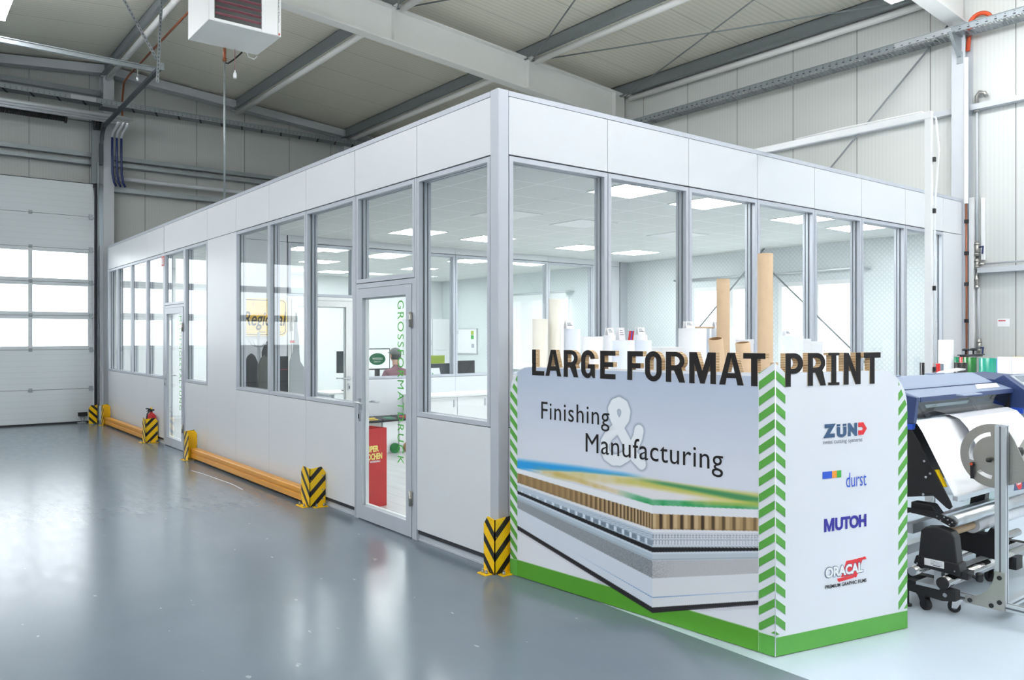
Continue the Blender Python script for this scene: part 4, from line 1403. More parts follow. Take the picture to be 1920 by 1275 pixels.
# green bands and chevron strips
m = MB()
m.prism([(LL - 0.088, 0.004), (LL, 0.004), (LL, 0.104), (LL - 0.088, 0.104)], pl, 0.0022, 0.0003)
m.prism([(0, 0.004), (LR, 0.004), (LR, 0.098), (0, 0.098)], pr, 0.0022, 0.0003)
m.prism([(U0, 0.004), (0.012, 0.004), (0.012, 0.108), (U0, 0.108)], pl, 0.0022, 0.0003)
m.build('green_base_band', 'green', disp)
def clip_poly(poly, inside, cross):
    out = []
    for i in range(len(poly)):
        a, b = poly[i], poly[(i + 1) % len(poly)]
        if inside(a):
            out.append(a)
        if inside(a) != inside(b):
            out.append(cross(a, b))
    return out
def stripes(name, fn, u0, u1, slope, z0, z1, period, width, phase, topline):
    """diagonal green bars of a strip, cut at the panel outline"""
    mb = MB()
    n0, n1 = int((z0 - 0.4) / period) - 1, int((z1 + 0.4) / period) + 1
    def zcut(zc, keep_above):
        def ins(p): return (p[1] >= zc) if keep_above else (p[1] <= zc)
        def crs(a, b):
            s = (zc - a[1]) / (b[1] - a[1]); return (a[0] + (b[0] - a[0]) * s, zc)
        return ins, crs
    for k in range(n0, n1):
        zb = k * period + phase
        w = u1 - u0
        poly = [(u0, zb), (u1, zb + slope * w), (u1, zb + slope * w + width), (u0, zb + width)]
        poly = clip_poly(poly, *zcut(z0, True))
        if len(poly) < 3: continue
        (ua, za), (ub, zb2) = topline
        def g(p): return p[1] - (za + (zb2 - za) * (p[0] - ua) / (ub - ua))
        poly = clip_poly(poly, lambda p: g(p) <= 0, lambda a, b: (a[0] + (b[0] - a[0]) * g(a) / (g(a) - g(b)), a[1] + (b[1] - a[1]) * g(a) / (g(a) - g(b))))
        if len(poly) < 3: continue
        mb.prism(poly, fn, 0.0022, 0.0004)
    mb.build(name, 'green', disp)
stripes('chevron_stripes', pl, LL - 0.087, LL - 0.0005, 0.72, 0.118, 1.5, 0.0815, 0.042, 0.028, ((LL - 0.087, 1.418), (LL, 1.472)))
stripes('chevron_stripes', pr, 0.0005, 0.067, -0.72, 0.112, 1.5, 0.0815, 0.042, 0.028 + 0.72 * 0.087, ((0, 1.472), (0.067, 1.42)))
stripes('chevron_stripes', pl, U0 + 0.002, 0.011, -0.95, 0.11, 1.4, 0.0815, 0.042, 0.06, ((U0, 1.224), (0.011, 1.345)))
stripes('chevron_stripes', pr, LR - 0.069, LR - 0.0005, 0.95, 0.112, 1.4, 0.0815, 0.042, 0.03, ((LR - 0.069, 1.355), (LR, 1.218)))

# headline letters, thick honeycomb board, black in front
S = 0.36      # stroke share of the letter width
def gl(ch, w):
    """letter outlines in a box of width w and height 1"""
    s, hs = 0.215, 0.175
    if ch == 'L': return [(0, 0), (w, 0), (w, hs), (s, hs), (s, 1), (0, 1)], []
    if ch == 'E':
        return [(0, 0), (w, 0), (w, hs), (s, hs), (s, .42), (w * .86, .42), (w * .86, .42 + hs), (s, .42 + hs), (s, 1 - hs), (w, 1 - hs), (w, 1), (0, 1)], []
    if ch == 'F':
        return [(0, 0), (s, 0), (s, .41), (w * .84, .41), (w * .84, .41 + hs), (s, .41 + hs), (s, 1 - hs), (w, 1 - hs), (w, 1), (0, 1)], []
    if ch == 'T':
        a = (w - s) / 2
        return [(a, 0), (a + s, 0), (a + s, 1 - hs), (w, 1 - hs), (w, 1), (0, 1), (0, 1 - hs), (a, 1 - hs)], []
    if ch == 'I':
        a = (w - s * 1.02) / 2; h2 = 0.085
        return [(0, 0), (w, 0), (w, h2), (a + s, h2), (a + s, 1 - h2), (w, 1 - h2), (w, 1), (0, 1), (0, 1 - h2), (a, 1 - h2), (a, h2), (0, h2)], []
    if ch == 'N':
        return [(0, 0), (s, 0), (s, .60), (w - s, 0), (w, 0), (w, 1), (w - s, 1), (w - s, .40), (s * 1.02, 1), (0, 1)], []
    if ch == 'M':
        return [(0, 0), (s * .93, 0), (s * .93, .62), (w * .42, 0), (w * .58, 0), (w - s * .93, .62), (w - s * .93, 0), (w, 0), (w, 1), (w - s * 1.35, 1), (w * .5, .40), (s * 1.35, 1), (0, 1)], []
    if ch == 'A':
        return [(0, 0), (w * .25, 0), (w * .31, .21), (w * .69, .21), (w * .75, 0), (w, 0), (w * .655, 1), (w * .345, 1)], [[(w * .36, .37), (w * .64, .37), (w * .505, .84), (w * .495, .84)]]
    if ch == 'O':
        def ring(w0, w1, z0, z1, r, rz): 
            return arc(w1 - r, z1 - rz, r, rz, 0, 90, 10) + arc(w0 + r, z1 - rz, r, rz, 90, 180, 10) + arc(w0 + r, z0 + rz, r, rz, 180, 270, 10) + arc(w1 - r, z0 + rz, r, rz, 270, 360, 10)
        return ring(0, w, -0.01, 1.01, w * .5, .34), [ring(s, w - s, .165, .835, (w - 2 * s) * .5, .17)]
    if ch in 'PR':
        lo = .38 if ch == 'P' else .40
        bo = arc(w * .50, (1 + lo) / 2, w * (.50 if ch == 'P' else .47), (1 - lo) / 2, -90 if ch == 'P' else -48, 90, 16)
        hz0, hz1 = lo + .155, 1 - .15
        hole = [(s, hz0), (w * .48, hz0)] + arc(w * .48, (hz0 + hz1) / 2, w * .50 - s + .02, (hz1 - hz0) / 2, -90, 90, 12)[1:-1] + [(w * .48, hz1), (s, hz1)]
        if ch == 'P':
            return [(0, 0), (s, 0), (s, lo)] + bo + [(0, 1)], [hole]
        return [(0, 0), (s, 0), (s, lo - .005), (w * .42, lo - .005), (w * .70, 0), (w * 1.0, 0)] + bo + [(0, 1)], [hole]
    if ch == 'G':
        r = w * .5
        o = [(w, .70)] + arc(w - r, .68, r, .33, 5, 90, 10) + arc(r, .68, r, .33, 90, 180, 10)[1:] + arc(r, .32, r, .33, 180, 270, 10) + arc(w - r, .32, r * .62, .33, 270, 318, 5)[1:] + [(w * .86, .0), (w, .0), (w, .50), (w * .48, .50), (w * .48, .35), (w - s, .35)]
        ri = w * .5 - s
        i_ = [(w - s, .32)] + arc(w * .5, .32, ri, .155, 0, -180, 14) + arc(w * .5, .68, ri, .155, 180, 0, 14) + [(w - s, .70)]
        return o + i_, []
HZ0, HZ1 = 1.351, 1.519
HH = HZ1 - HZ0
def headline(fn, ch, u0, u1):
    w = (u1 - u0) / HH
    o, h = gl(ch, w)
    V, F, N = outline_mesh(o, h, 0.5)
    m = MB()
    P = [fn(u0 + v[0] * HH, HZ0 + v[1] * HH, -0.031 + (v[2] + 0.5) * 0.0345) for v in V]
    m.v = P
    for f, nn in zip(F, N):
        m.f.append(list(f)); m.mi.append(0 if nn[2] > 0.5 else 1); m.sm.append(False)
    m.build('headline_letter', ['ink', 'honeycomb'], disp, fix=False)
for ch, a, b in (('L', .154, .266), ('A', .276, .416), ('R', .437, .560), ('G', .584, .697), ('E', .738, .857), ('F', .946, 1.060), ('O', 1.074, 1.191), ('R', 1.219, 1.347), ('M', 1.374, 1.541), ('A', 1.561, 1.706), ('T', 1.703, 1.829)):
    headline(pl, ch, a, b)
for ch, a, b in (('P', .066, .184), ('R', .216, .342), ('I', .358, .437), ('N', .468, .591), ('T', .614, .740)):
    headline(pr, ch, a, b)
# subtitle of the left panel
M['amp'] = mat('pale_ampersand_print', (232, 236, 242), 0.45, var=0.005)
M['amp_edge'] = mat('slate_outline_print', (122, 136, 156), 0.45, var=0.02)
m = MB()
text_fit(m, 'Finishing', pl, .238, .810, 1.035, 1.183, 0.0026, spacing=1.08)
text_fit(m, 'Manufacturing', pl, .621, 1.584, .860, 1.014, 0.0026, spacing=1.05)
m.build('subtitle', 'ink', disp, fix=False)
# supplier marks of the right panel
M['slate_blue'] = mat('slate_blue_print', (52, 84, 120), 0.45, var=0.02)
M['print_red'] = mat('red_print', (218, 44, 50), 0.45, var=0.02)
M['violet_blue'] = mat('violet_blue_print', (44, 38, 150), 0.45, var=0.02)
M['cobalt'] = mat('cobalt_print', (38, 84, 200), 0.45, var=0.02)
M['print_orange'] = mat('orange_print', (238, 152, 44), 0.45, var=0.02)
M['print_green'] = mat('green_print', (58, 168, 66), 0.45, var=0.02)
M['print_grey'] = mat('grey_print', (112, 118, 128), 0.45, var=0.02)
m = MB()
text_fit(m, 'Z', pr, .324, .412, 1.079, 1.150, 0.0026, bold=0.075)
m.prism([(.421, 1.135), (.444, 1.135), (.444, 1.146), (.421, 1.146)], pr, 0.0026, 0.0004)
m.prism([(.465, 1.135), (.488, 1.135), (.488, 1.146), (.465, 1.146)], pr, 0.0026, 0.0004)
text_fit(m, 'U', pr, .420, .489, 1.077, 1.131, 0.0026, bold=0.075)
text_fit(m, 'N', pr, .500, .566, 1.079, 1.148, 0.0026, bold=0.075)
m.build('cutter_mark', 'slate_blue', disp, fix=False)
m = MB()
m.prism([(.577, 1.082), (.612, 1.082), (.638, 1.114), (.612, 1.148), (.577, 1.148), (.577, 1.124), (.604, 1.124), (.610, 1.115), (.604, 1.106), (.577, 1.106)], pr, 0.0026, 0.0004)
m.build('cutter_mark_arrow', 'print_red', disp)
m = MB(); text_fit(m, 'swiss cutting systems', pr, .322, .605, 1.040, 1.068, 0.0022); m.build('cutter_mark_line', 'print_grey', disp, fix=False)
for a, b, mt in ((.321, .386, 'cobalt'), (.386, .420, 'print_orange'), (.420, .452, 'print_green')):
    m = MB(); m.prism([(a, .868), (b, .868), (b, .904), (a, .904)], pr, 0.0022, 0.0004); m.build('printer_mark_bar', mt, disp)
m = MB(); text_fit(m, 'durst', pr, .487, .635, .811, .887, 0.0024, bold=-0.004); m.build('printer_mark', 'cobalt', disp, fix=False)
m = MB(); text_fit(m, 'UTOH', pr, .408, .635, .592, .660, 0.0024, bold=0.045, spacing=0.93)
m.prism([(.332, .592), (.347, .592), (.347, .632), (.362, .592), (.371, .592), (.387, .632), (.387, .592), (.402, .592), (.402, .660), (.384, .660), (.367, .616), (.350, .660), (.332, .660)], pr, 0.0024, 0.0004)
m.build('plotter_mark', 'violet_blue', disp, fix=False)
m = MB()
m.prism([(.455, .352), (.535, .352), (.575, .430), (.612, .430), (.560, .330), (.545, .335), (.535, .345), (.452, .345)], pr, 0.0022, 0.0004)
m.prism([(.490, .425), (.607, .428), (.570, .345), (.552, .338), (.535, .348), (.455, .350)], pr, 0.0021, 0.0004)
m.prism([(.609, .418), (.635, .418), (.630, .430), (.621, .434), (.612, .430)], pr, 0.0022, 0.0004)
m.prism([(.425, .340), (.535, .343), (.545, .331), (.437, .322), (.428, .328)], pr, 0.0022, 0.0004)
m.build('film_mark_scroll', 'print_red', disp)
m = MB(); text_fit(m, 'ORACAL', pr, .335, .612, .350, .410, 0.0026, bold=0.075, shear=0.0); m.build('film_mark_outline', 'slate_blue', disp, fix=False)
m = MB(); text_fit(m, 'ORACAL', pr, .339, .608, .353, .407, 0.0031, bold=0.045, shear=0.0); m.build('film_mark', 'white', disp, fix=False)
m = MB(); text_fit(m, 'PREMIUM GRAPHIC FILMS', pr, .339, .635, .297, .316, 0.0024, bold=0.02); m.build('film_mark_line', 'ink', disp, fix=False)
# scuffed base edge
m = MB(); m.cyl((PC.x - 0.002, PC.y - 0.004, 0.006), (PC.x - 0.002, PC.y - 0.004, 1.46), 0.003, n=6); m.build('corner_edge', 'paper', disp)
# ------------------------------------------------------------------ film rolls and tubes behind the display wall
def roll(name, label, x, y, r, ztop, m1, group, core=True, cat='roll', lean=None, rings=False):
    t = thing(name, label, cat, (x, y, 0), group)
    m = MB()
    ax = (x, y, 0.002); top = (x, y, ztop)
    if lean: ax = (x + lean[0], y + lean[1], 0.012)
    ci = r * (0.42 if core else 0.86)
    a, b = Vector(ax), Vector(top)
    d = (b - a).normalized()
    u = Vector((1, 0, 0)); s = d.cross(u).normalized(); q = d.cross(s).normalized()
    n = 28
    def ring(c, rr): return [c + (s * math.cos(k * 2 * math.pi / n) + q * math.sin(k * 2 * math.pi / n)) * rr for k in range(n)]
    R0, R1 = ring(a, r), ring(b, r)
    m.add(R0 + R1, [(k, (k + 1) % n, n + (k + 1) % n, n + k) for k in range(n)], 0, True)
    m.add(ring(b, r) + ring(b, ci), [(k, (k + 1) % n, n + (k + 1) % n, n + k) for k in range(n)], 0)
    m.add(ring(a, r) + ring(a, ci), [(k, (k + 1) % n, n + (k + 1) % n, n + k) for k in range(n)], 0)
    m.build('wound_film' if core else 'tube_wall', m1, t)
    m = MB()
    m.add(ring(b, ci) + ring(a, ci), [(k, (k + 1) % n, n + (k + 1) % n, n + k) for k in range(n)], 0, True)
    if core:
        m.add(ring(b - d * 0.0, ci) + ring(b, ci * 0.86), [(k, (k + 1) % n, n + (k + 1) % n, n + k) for k in range(n)], 0)
        m.add(ring(b, ci * 0.86) + ring(a, ci * 0.86), [(k, (k + 1) % n, n + (k + 1) % n, n + k) for k in range(n)], 0, True)
    m.build('core_tube' if core else 'tube_lining', 'kraft' if core else 'kraft_dark', t)
    return t
GW, GK, GC = 'white film rolls behind the headline', 'kraft cardboard tubes behind the headline', 'coloured film rolls behind the printer'
roll('film_roll', 'cream film roll nearest the corner post, lower of the two cream ones', 0.205, -0.20, 0.054, 1.724, 'roll_cream', GW)
roll('film_roll', 'tall slim cream film roll rising second from the corner post', 0.335, -0.20, 0.043, 1.862, 'roll_cream', GW)
roll('film_roll', 'bluish white film roll right of the tall cream roll with a card on top', 0.452, -0.25, 0.058, 1.656, 'roll_blue', GW)
roll('film_roll', 'warm white film roll standing in front between the letters R and E', 0.262, -0.65, 0.068, 1.604, 'roll_white', GW)
roll('film_roll', 'slim white film roll with a card behind the letter E', 0.771, -0.30, 0.050, 1.613, 'roll_white', GW)
roll('film_roll', 'white film roll with a red and blue box on its top', 0.440, -0.75, 0.074, 1.579, 'roll_blue', GW)
roll('film_roll', 'bluish white film roll above the gap between O and R', 0.899, -0.50, 0.060, 1.578, 'roll_blue', GW)
roll('film_roll', 'white film roll with a tall blank card above the letter O', 1.193, -0.20, 0.052, 1.617, 'roll_white', GW)
roll('film_roll', 'thick white film roll with a tilted card behind the letter M', 1.614, -0.35, 0.106, 1.668, 'roll_white', GW)
roll('film_roll', 'thick cool white film roll behind the shorter tall cardboard tube', 2.041, -0.30, 0.130, 1.671, 'roll_blue', GW)
roll('film_roll', 'cool white film roll right of the tallest tube with a label stack', 2.80, -0.42, 0.085, 1.612, 'roll_blue', GW)
roll('film_roll', 'bluish film roll beside the violet marked box behind letter R', 2.98, -0.36, 0.075, 1.612, 'roll_blue', GW)
roll('film_roll', 'slim white film roll above the letter I of the second word', 3.695, -0.30, 0.055, 1.551, 'roll_white', GW)
roll('cardboard_tube', 'second tallest kraft cardboard tube standing behind the letters M and A', 1.271, -0.90, 0.045, 2.003, 'kraft', GK, False, 'tube')
roll('cardboard_tube', 'tallest kraft cardboard tube rising above the display corner', 1.181, -1.30, 0.049, 2.140, 'kraft', GK, False, 'tube')
roll('cardboard_tube', 'short kraft tube leaning left above the letter M', 0.800, -1.20, 0.045, 1.591, 'kraft', GK, False, 'tube', (0.40, 0.12))
roll('cardboard_tube', 'short stained kraft tube leaning between the letters A and T', 0.596, -1.55, 0.042, 1.569, 'kraft', GK, False, 'tube', (0.26, 0.02))
# cards and small boxes on the rolls
def card(name, label, x, y, z, w, h, tilt, c='paper', depth=0.03, cat='card'):
    t = thing(name, label, cat, (x, y, z), 'price cards on the film rolls')
    m = MB()
    m.prism([(-w / 2, 0), (w / 2, 0), (w / 2 - 0.002, h), (-w / 2 + 0.002, h)], lambda a, b, d: (x + a, y + d + b * tilt, z + b), 0, 0.003)
    m.build('front_flap', c, t)
    m = MB()
    m.prism([(-w / 2, 0), (w / 2, 0), (w / 2, h), (-w / 2, h)], lambda a, b, d: (x + a, y + depth + 0.006 + d - b * tilt * 0.8, z + b), 0, 0.003)
    m.build('rear_flap', c, t)
    m = MB()
    for k in range(3):
        zz = h * (0.42 + 0.16 * k)
        m.prism([(-w * 0.34, zz), (w * (0.30 - 0.1 * k), zz), (w * (0.30 - 0.1 * k), zz + 0.004), (-w * 0.34, zz + 0.004)], lambda a, b, d: (x + a, y + d + b * tilt, z + b), -0.0008, 0)
    m.build('printed_lines', 'print_grey', t)
    return t
card('price_card', 'lined white card on the bluish roll beside the tall cream roll', 0.420, -0.27, 1.657, 0.070, 0.052, 0.25)
card('price_card', 'white card on the slim roll behind the letter E', 0.765, -0.32, 1.614, 0.062, 0.052, 0.25)
card('price_card', 'blank white card with the red and blue box before it', 0.465, -0.72, 1.58, 0.055, 0.082, 0.12)
card('price_card', 'tall blank white card on the roll above the letter O', 1.19, -0.22, 1.618, 0.078, 0.055, 0.22)
card('price_card', 'tilted white card on the thick roll behind the letter M', 1.565, -0.37, 1.669, 0.090, 0.052, 0.2)
card('price_card', 'lined card on the thick cool roll behind the shorter tall tube', 1.96, -0.33, 1.672, 0.07, 0.052, 0.25)
card('price_card', 'label stack on the roll right of the tallest tube', 2.77, -0.44, 1.613, 0.085, 0.042, 0.2)
t = thing('film_box', 'small red and blue box leaning on a card above the letter E', 'box', (0.445, -0.77, 1.58), None)
m = MB(); m.prism([(0.455, 1.581), (0.480, 1.581), (0.490, 1.640), (0.466, 1.640)], lambda a, b, d: (a, d, b), -0.80, -0.778); m.build('box_body', 'red', t)
m = MB(); m.prism([(0.455, 1.581), (0.463, 1.581), (0.474, 1.640), (0.466, 1.640)], lambda a, b, d: (a, d, b), -0.8015, -0.8002); m.build('blue_stripe', 'cobalt', t)
def box_thing(name, label, x0, x1, y0, y1, z0, z1, mt, group=None, lid=True, cat='box'):
    t = thing(name, label, cat, ((x0 + x1) / 2, (y0 + y1) / 2, z0), group)
    m = MB(); m.box(x0, x1, y0, y1, z0, z1 - 0.004); m.build('box_body', mt, t, bevel=0.003)
    m = MB(); m.box(x0 - 0.002, x1 + 0.002, y0 - 0.002, y1 + 0.002, z1 - 0.035, z1); m.build('lid', mt, t, bevel=0.002)
    return t
GB = 'white boxes among the film rolls'
box_thing('carton', 'low wide white carton between the letters O and R', 1.12, 1.37, -0.46, -0.34, 0.001, 1.526, 'paper', GB)
box_thing('carton', 'white carton with rounded top right of the wall bracing window', 3.27, 3.47, -0.34, -0.22, 0.001, 1.562, 'paper', GB)
box_thing('carton', 'white carton with violet mark between two film rolls', 3.12, 3.24, -0.36, -0.24, 0.001, 1.585, 'paper', GB)
box_thing('carton', 'tiny white box above the letter T beside the tallest tube', 1.93, 2.02, -0.62, -0.52, 0.001, 1.583, 'paper', GB)
m = MB(); m.cyl((1.80, -0.32, 1.6695), (1.80, -0.32, 1.683), 0.075, n=24); tag(m.build('kraft_disc', 'kraft'), 'thin kraft disc lying between two thick white rolls', 'disc')

# coloured rolls behind the printer
for nm, c in (('vinyl_green', (20, 132, 92)), ('vinyl_grass', (8, 112, 40)), ('vinyl_teal', (20, 150, 128)), ('vinyl_blue', (14, 104, 224)), ('vinyl_dark_blue', (24, 44, 130)),
              ('vinyl_red', (190, 24, 30)), ('vinyl_yellow', (240, 204, 10)), ('vinyl_black', (26, 25, 27)), ('vinyl_grey', (178, 186, 196)), ('vinyl_slate', (112, 124, 138)), ('vinyl_beige', (236, 214, 186))):
    M[nm] = mat(nm + '_film', c, 0.25, var=0.02)
for mt, lab, x, y, r, z in (
        ('roll_white', 'tall silvery white roll standing left before the wall column', 6.036, -0.30, 0.077, 1.571),
        ('vinyl_black', 'slim black film roll left of the white post', 5.08, -0.50, 0.038, 1.339),
        ('vinyl_red', 'slim red film roll half hidden by the white post', 5.255, -0.55, 0.034, 1.329),
        ('vinyl_grey', 'silver grey film roll right of the white post', 5.43, -0.42, 0.066, 1.325),
        ('vinyl_slate', 'slate grey film roll between silver and black rolls', 5.62, -0.42, 0.036, 1.315),
        ('vinyl_black', 'thick black film roll in front of the green rolls', 5.339, -0.75, 0.063, 1.340),
        ('vinyl_green', 'sea green film roll behind the thick black roll', 6.22, -0.32, 0.040, 1.377),
        ('vinyl_red', 'red film roll between two green rolls', 6.36, -0.34, 0.040, 1.375),
        ('vinyl_grass', 'thick grass green film roll beside the red roll', 5.913, -0.60, 0.066, 1.383),
        ('vinyl_dark_blue', 'slim dark blue film roll between grass green and teal', 6.70, -0.30, 0.036, 1.356),
        ('vinyl_teal', 'thick teal film roll with small white print', 5.86, -0.80, 0.080, 1.380),
        ('vinyl_blue', 'bright blue film roll right of the teal roll', 6.56, -0.58, 0.056, 1.360),
        ('roll_white', 'left one of the two white rolls beside the bright blue roll', 6.394, -0.76, 0.068, 1.384),
        ('roll_white', 'right one of the two white rolls before the yellow roll', 6.66, -0.80, 0.066, 1.379),
        ('vinyl_yellow', 'yellow film roll at the right end of the coloured rolls', 7.04, -0.66, 0.052, 1.375),
        ('vinyl_beige', 'beige film roll right behind the yellow roll', 7.20, -0.72, 0.052, 1.372)):
    roll('film_roll', lab, x, y, r, z, mt, GC)
t = thing('roll_clamp', 'black clamping bar with two star knobs across the coloured rolls', 'clamp', (6.25, -0.45, 1.385))
m = MB(); m.box(5.98, 6.42, -0.53, -0.47, 1.3845, 1.402); m.box(5.90, 6.50, -0.52, -0.48, 1.400, 1.410); m.build('clamp_bar', 'black', t)
for x in (6.06, 6.25):
    m = MB(); m.cyl((x, -0.50, 1.41), (x, -0.50, 1.45), 0.010, n=10); m.lathe((x, -0.50, 1.45), [(0, 0), (0.035, 0), (0.04, 0.012), (0.03, 0.026), (0, 0.028)], n=10); m.build('star_knob', 'black', t)
# low timber rack that fences in the coloured rolls
t = thing('roll_rack', 'low grey rack holding the coloured film rolls upright', 'rack', (6.1, -0.9, 0))
for z in (0.30, 1.0):
    m = MB(); m.box(4.95, 7.05, -0.93, -0.90, z, z + 0.05); m.build('rack_rail', 'alu_bright', t)
for x in (4.95, 7.02):
    m = MB(); m.box(x, x + 0.03, -0.93, -0.90, 0, 0.30); m.box(x, x + 0.03, -0.93, -0.90, 0.35, 1.0); m.build('rack_post', 'alu_bright', t)

# ------------------------------------------------------------------ large format printer
prn = thing('large_format_printer', 'slate blue wide format printer right of the display wall', 'printer', (2.35, -1.85, 0))
def fx(a, b, d): return (d, a, b)       # profile (y, z) extended along x
m = MB(); m.prism([(-2.075, 1.232), (-2.075, 1.212), (-1.955, 1.215), (-1.66, 1.20), (-1.64, 1.24), (-1.66, 1.318), (-1.70, 1.334), (-1.80, 1.340), (-1.925, 1.284), (-1.945, 1.272), (-1.965, 1.270)], fx, 1.63, 3.035)
m.build('top_cover', 'blue_cover', prn, bevel=0.004)
m = MB(); m.box(1.64, 3.025, -1.962, -1.942, 1.2715, 1.2755); m.build('cover_seam', 'navy_cover', prn)
m = MB(); m.box(1.63, 3.02, -2.081, -2.0745, 1.206, 1.236); m.build('cover_front_edge', 'navy_cover', prn, bevel=0.002)
m = MB(); m.prism([(-2.13, 1.231), (-2.076, 1.236), (-2.076, 1.226), (-2.13, 1.224)], fx, 2.10, 2.38); m.build('cover_handle', 'blue_cover', prn, bevel=0.002)
m = MB(); m.quad((1.635, -2.070, 1.212), (3.0, -2.070, 1.212), (3.0, -2.040, 1.095), (1.635, -2.040, 1.095)); m.build('front_window', 'glass_smoke', prn)
m = MB(); m.box(1.64, 3.0, -1.92, -1.90, 1.08, 1.21); m.box(1.64, 3.0, -2.03, -1.92, 1.075, 1.085); m.build('platen_chamber', 'vinyl_slate', prn)
m = MB(); m.box(1.64, 3.0, -1.985, -1.965, 1.15, 1.17); m.build('carriage_rail', 'chrome', prn)
for x in (1.80, 2.55):
    m = MB(); m.prism([(-2.035, 1.10), (-2.02, 1.10), (-1.96, 1.20), (-1.975, 1.20)], fx, x, x + 0.07); m.build('pinch_arm', 'black', prn)
m = MB(); m.prism([(-2.075, 1.235), (-2.055, 1.075), (-1.96, 1.075), (-1.93, 1.262)], fx, 1.588, 1.628); m.build('end_cap', 'navy_cover', prn, bevel=0.003)
m = MB(); m.prism([(-2.052, 1.074), (-2.045, 1.04), (-1.97, 1.04), (-1.965, 1.074)], fx, 1.588, 1.626); m.build('blue_trim', 'cobalt', prn)
m = MB(); m.prism([(-2.04, 1.045), (-2.06, 1.01), (-2.262, 0.645), (-2.276, 0.61), (-2.262, 0.594), (-2.246, 0.600), (-2.17, 0.66), (-2.02, 0.63), (-1.62, 0.62), (-1.60, 1.045)], fx, 1.590, 1.604)
side = m.build('side_plate', 'black_metal', prn)
for y, z in ((-2.12, 0.86), (-2.155, 0.79), (-2.13, 0.765), (-2.115, 0.66)):
    m = MB(); m.cyl((1.584, y, z), (1.590, y, z), 0.0075, n=10); m.build('screw', 'chrome', side)
m = MB(); m.prism([(-2.172, 0.812), (-2.182, 0.812), (-2.232, 0.718), (-2.222, 0.718)], fx, 1.606, 1.64); m.build('warning_label', 'vinyl_yellow', side)
m = MB(); m.prism([(-2.02, 1.05), (-2.03, 0.70), (-1.55, 0.66), (-1.52, 1.20), (-1.9, 1.20)], fx, 1.61, 3.0); m.build('printer_body', 'black', prn)
prof = [(-1.98, 1.093), (-2.03, 1.092), (-2.065, 1.075), (-2.095, 1.03), (-2.282, 0.665)]
m = MB()
for (a, b), (c, d) in zip(prof, prof[1:]):
    m.quad((1.615, a, b), (2.98, a, b), (2.98, c, d), (1.615, c, d))
m.build('media_apron', 'vinyl_pale' if 'vinyl_pale' in M else 'paper', prn)
m = MB()
prof2 = [(-2.00, 1.098), (-2.06, 1.105), (-2.12, 1.085), (-2.17, 1.03), (-2.215, 0.94), (-2.235, 0.86)]
def curl(x): return max(0.0, 1 - ((x - 2.03) / 0.09)) if x > 2.03 else 1.0
for (a, b), (c, d) in zip(prof2, prof2[1:]):
    m.quad((2.06, a, b), (2.97, a, b), (2.97, c, d), (2.06, c, d))
o = m.build('print_sheet', 'roll_white', prn)
sd = o.modifiers.new('sheet_thickness', 'SOLIDIFY'); sd.thickness = 0.002
m = MB(); m.box(2.07, 2.98, -2.052, -2.006, 1.0945, 1.0965); m.build('platen_edge', 'black', prn)
m = MB(); m.box(1.61, 2.98, -2.300, -2.272, 0.645, 0.672); m.build('apron_bar', 'alu_bright', prn)
for x, y, w in ((1.95, -1.745, 0.055), (2.55, -1.745, 0.09)):
    m = MB()
    zz = 1.3385
    m.box(x - w, x + w, y - 0.03, y + 0.03, zz, zz + 0.008); m.build('cover_hatch', 'blue_cover', prn, bevel=0.003)
    m = MB(); m.cyl((x, y, zz + 0.008), (x, y, zz + 0.011), 0.012, n=12); m.build('hatch_button', 'black', prn)
m = MB(); m.prism([(2.53, -2.035), (2.90, -2.035), (3.0, -1.975), (2.66, -1.97)], lambda a, b, d: (a, b, 1.2345 + (b + 2.075) * 0.348 + d), 0.0, 0.0012)
tag(m.build('notice_sheet', 'paper'), 'white notice sheet on the front lid of the printer', 'paper sheet')
for k, (a, b) in enumerate(((0.0, 0.0), (0.04, 0.03))):
    m = MB(); m.prism([(2.70 + a, -1.765 + b), (3.0, -1.77), (3.04, -1.70 + b * 0.5), (2.66 + a, -1.70)], lambda p, q, d: (p, q, 1.3425 + 0.006 * k + 0.015 * max(0, p - 2.85) / 0.15 + d), 0.0, 0.002)
    tag(m.build('loose_sheet', 'paper'), ('lower loose white sheet lying on the rear of the printer cover', 'upper loose white sheet with raised corner on the printer cover')[k], 'paper sheet')
# right console
m = MB(); m.prism([(-2.155, 1.222), (-2.01, 1.329), (-1.95, 1.295), (-1.6, 1.32), (-1.55, 0.70), (-2.02, 0.70), (-2.075, 1.0), (-2.15, 1.10)], fx, 3.03, 3.75)
con = m.build('control_console', 'navy_cover', prn, bevel=0.004)
m = MB(); m.prism([(3.10, 0.15), (3.45, 0.15), (3.45, 0.9), (3.10, 0.9)], lambda a, b, d: (a, -2.155 + 0.145 * b - 0.59 * d, 1.222 + 0.107 * b + 0.8 * d), 0.001, 0.008); m.build('control_panel', 'vinyl_grey', con)
m = MB(); m.prism([(3.14, 0.45), (3.36, 0.45), (3.36, 0.82), (3.14, 0.82)], lambda a, b, d: (a, -2.155 + 0.145 * b - 0.59 * d, 1.222 + 0.107 * b + 0.8 * d), 0.0085, 0.010); m.build('display', 'vinyl_slate', con)
m = MB(); m.box(3.022, 3.0295, -2.14, -2.06, 1.06, 1.10); m.build('blue_trim', 'cobalt', con)
m = MB(); m.box(3.0, 3.02, -2.06, -1.60, 0.70, 1.20); m.build('console_side', 'black', prn)
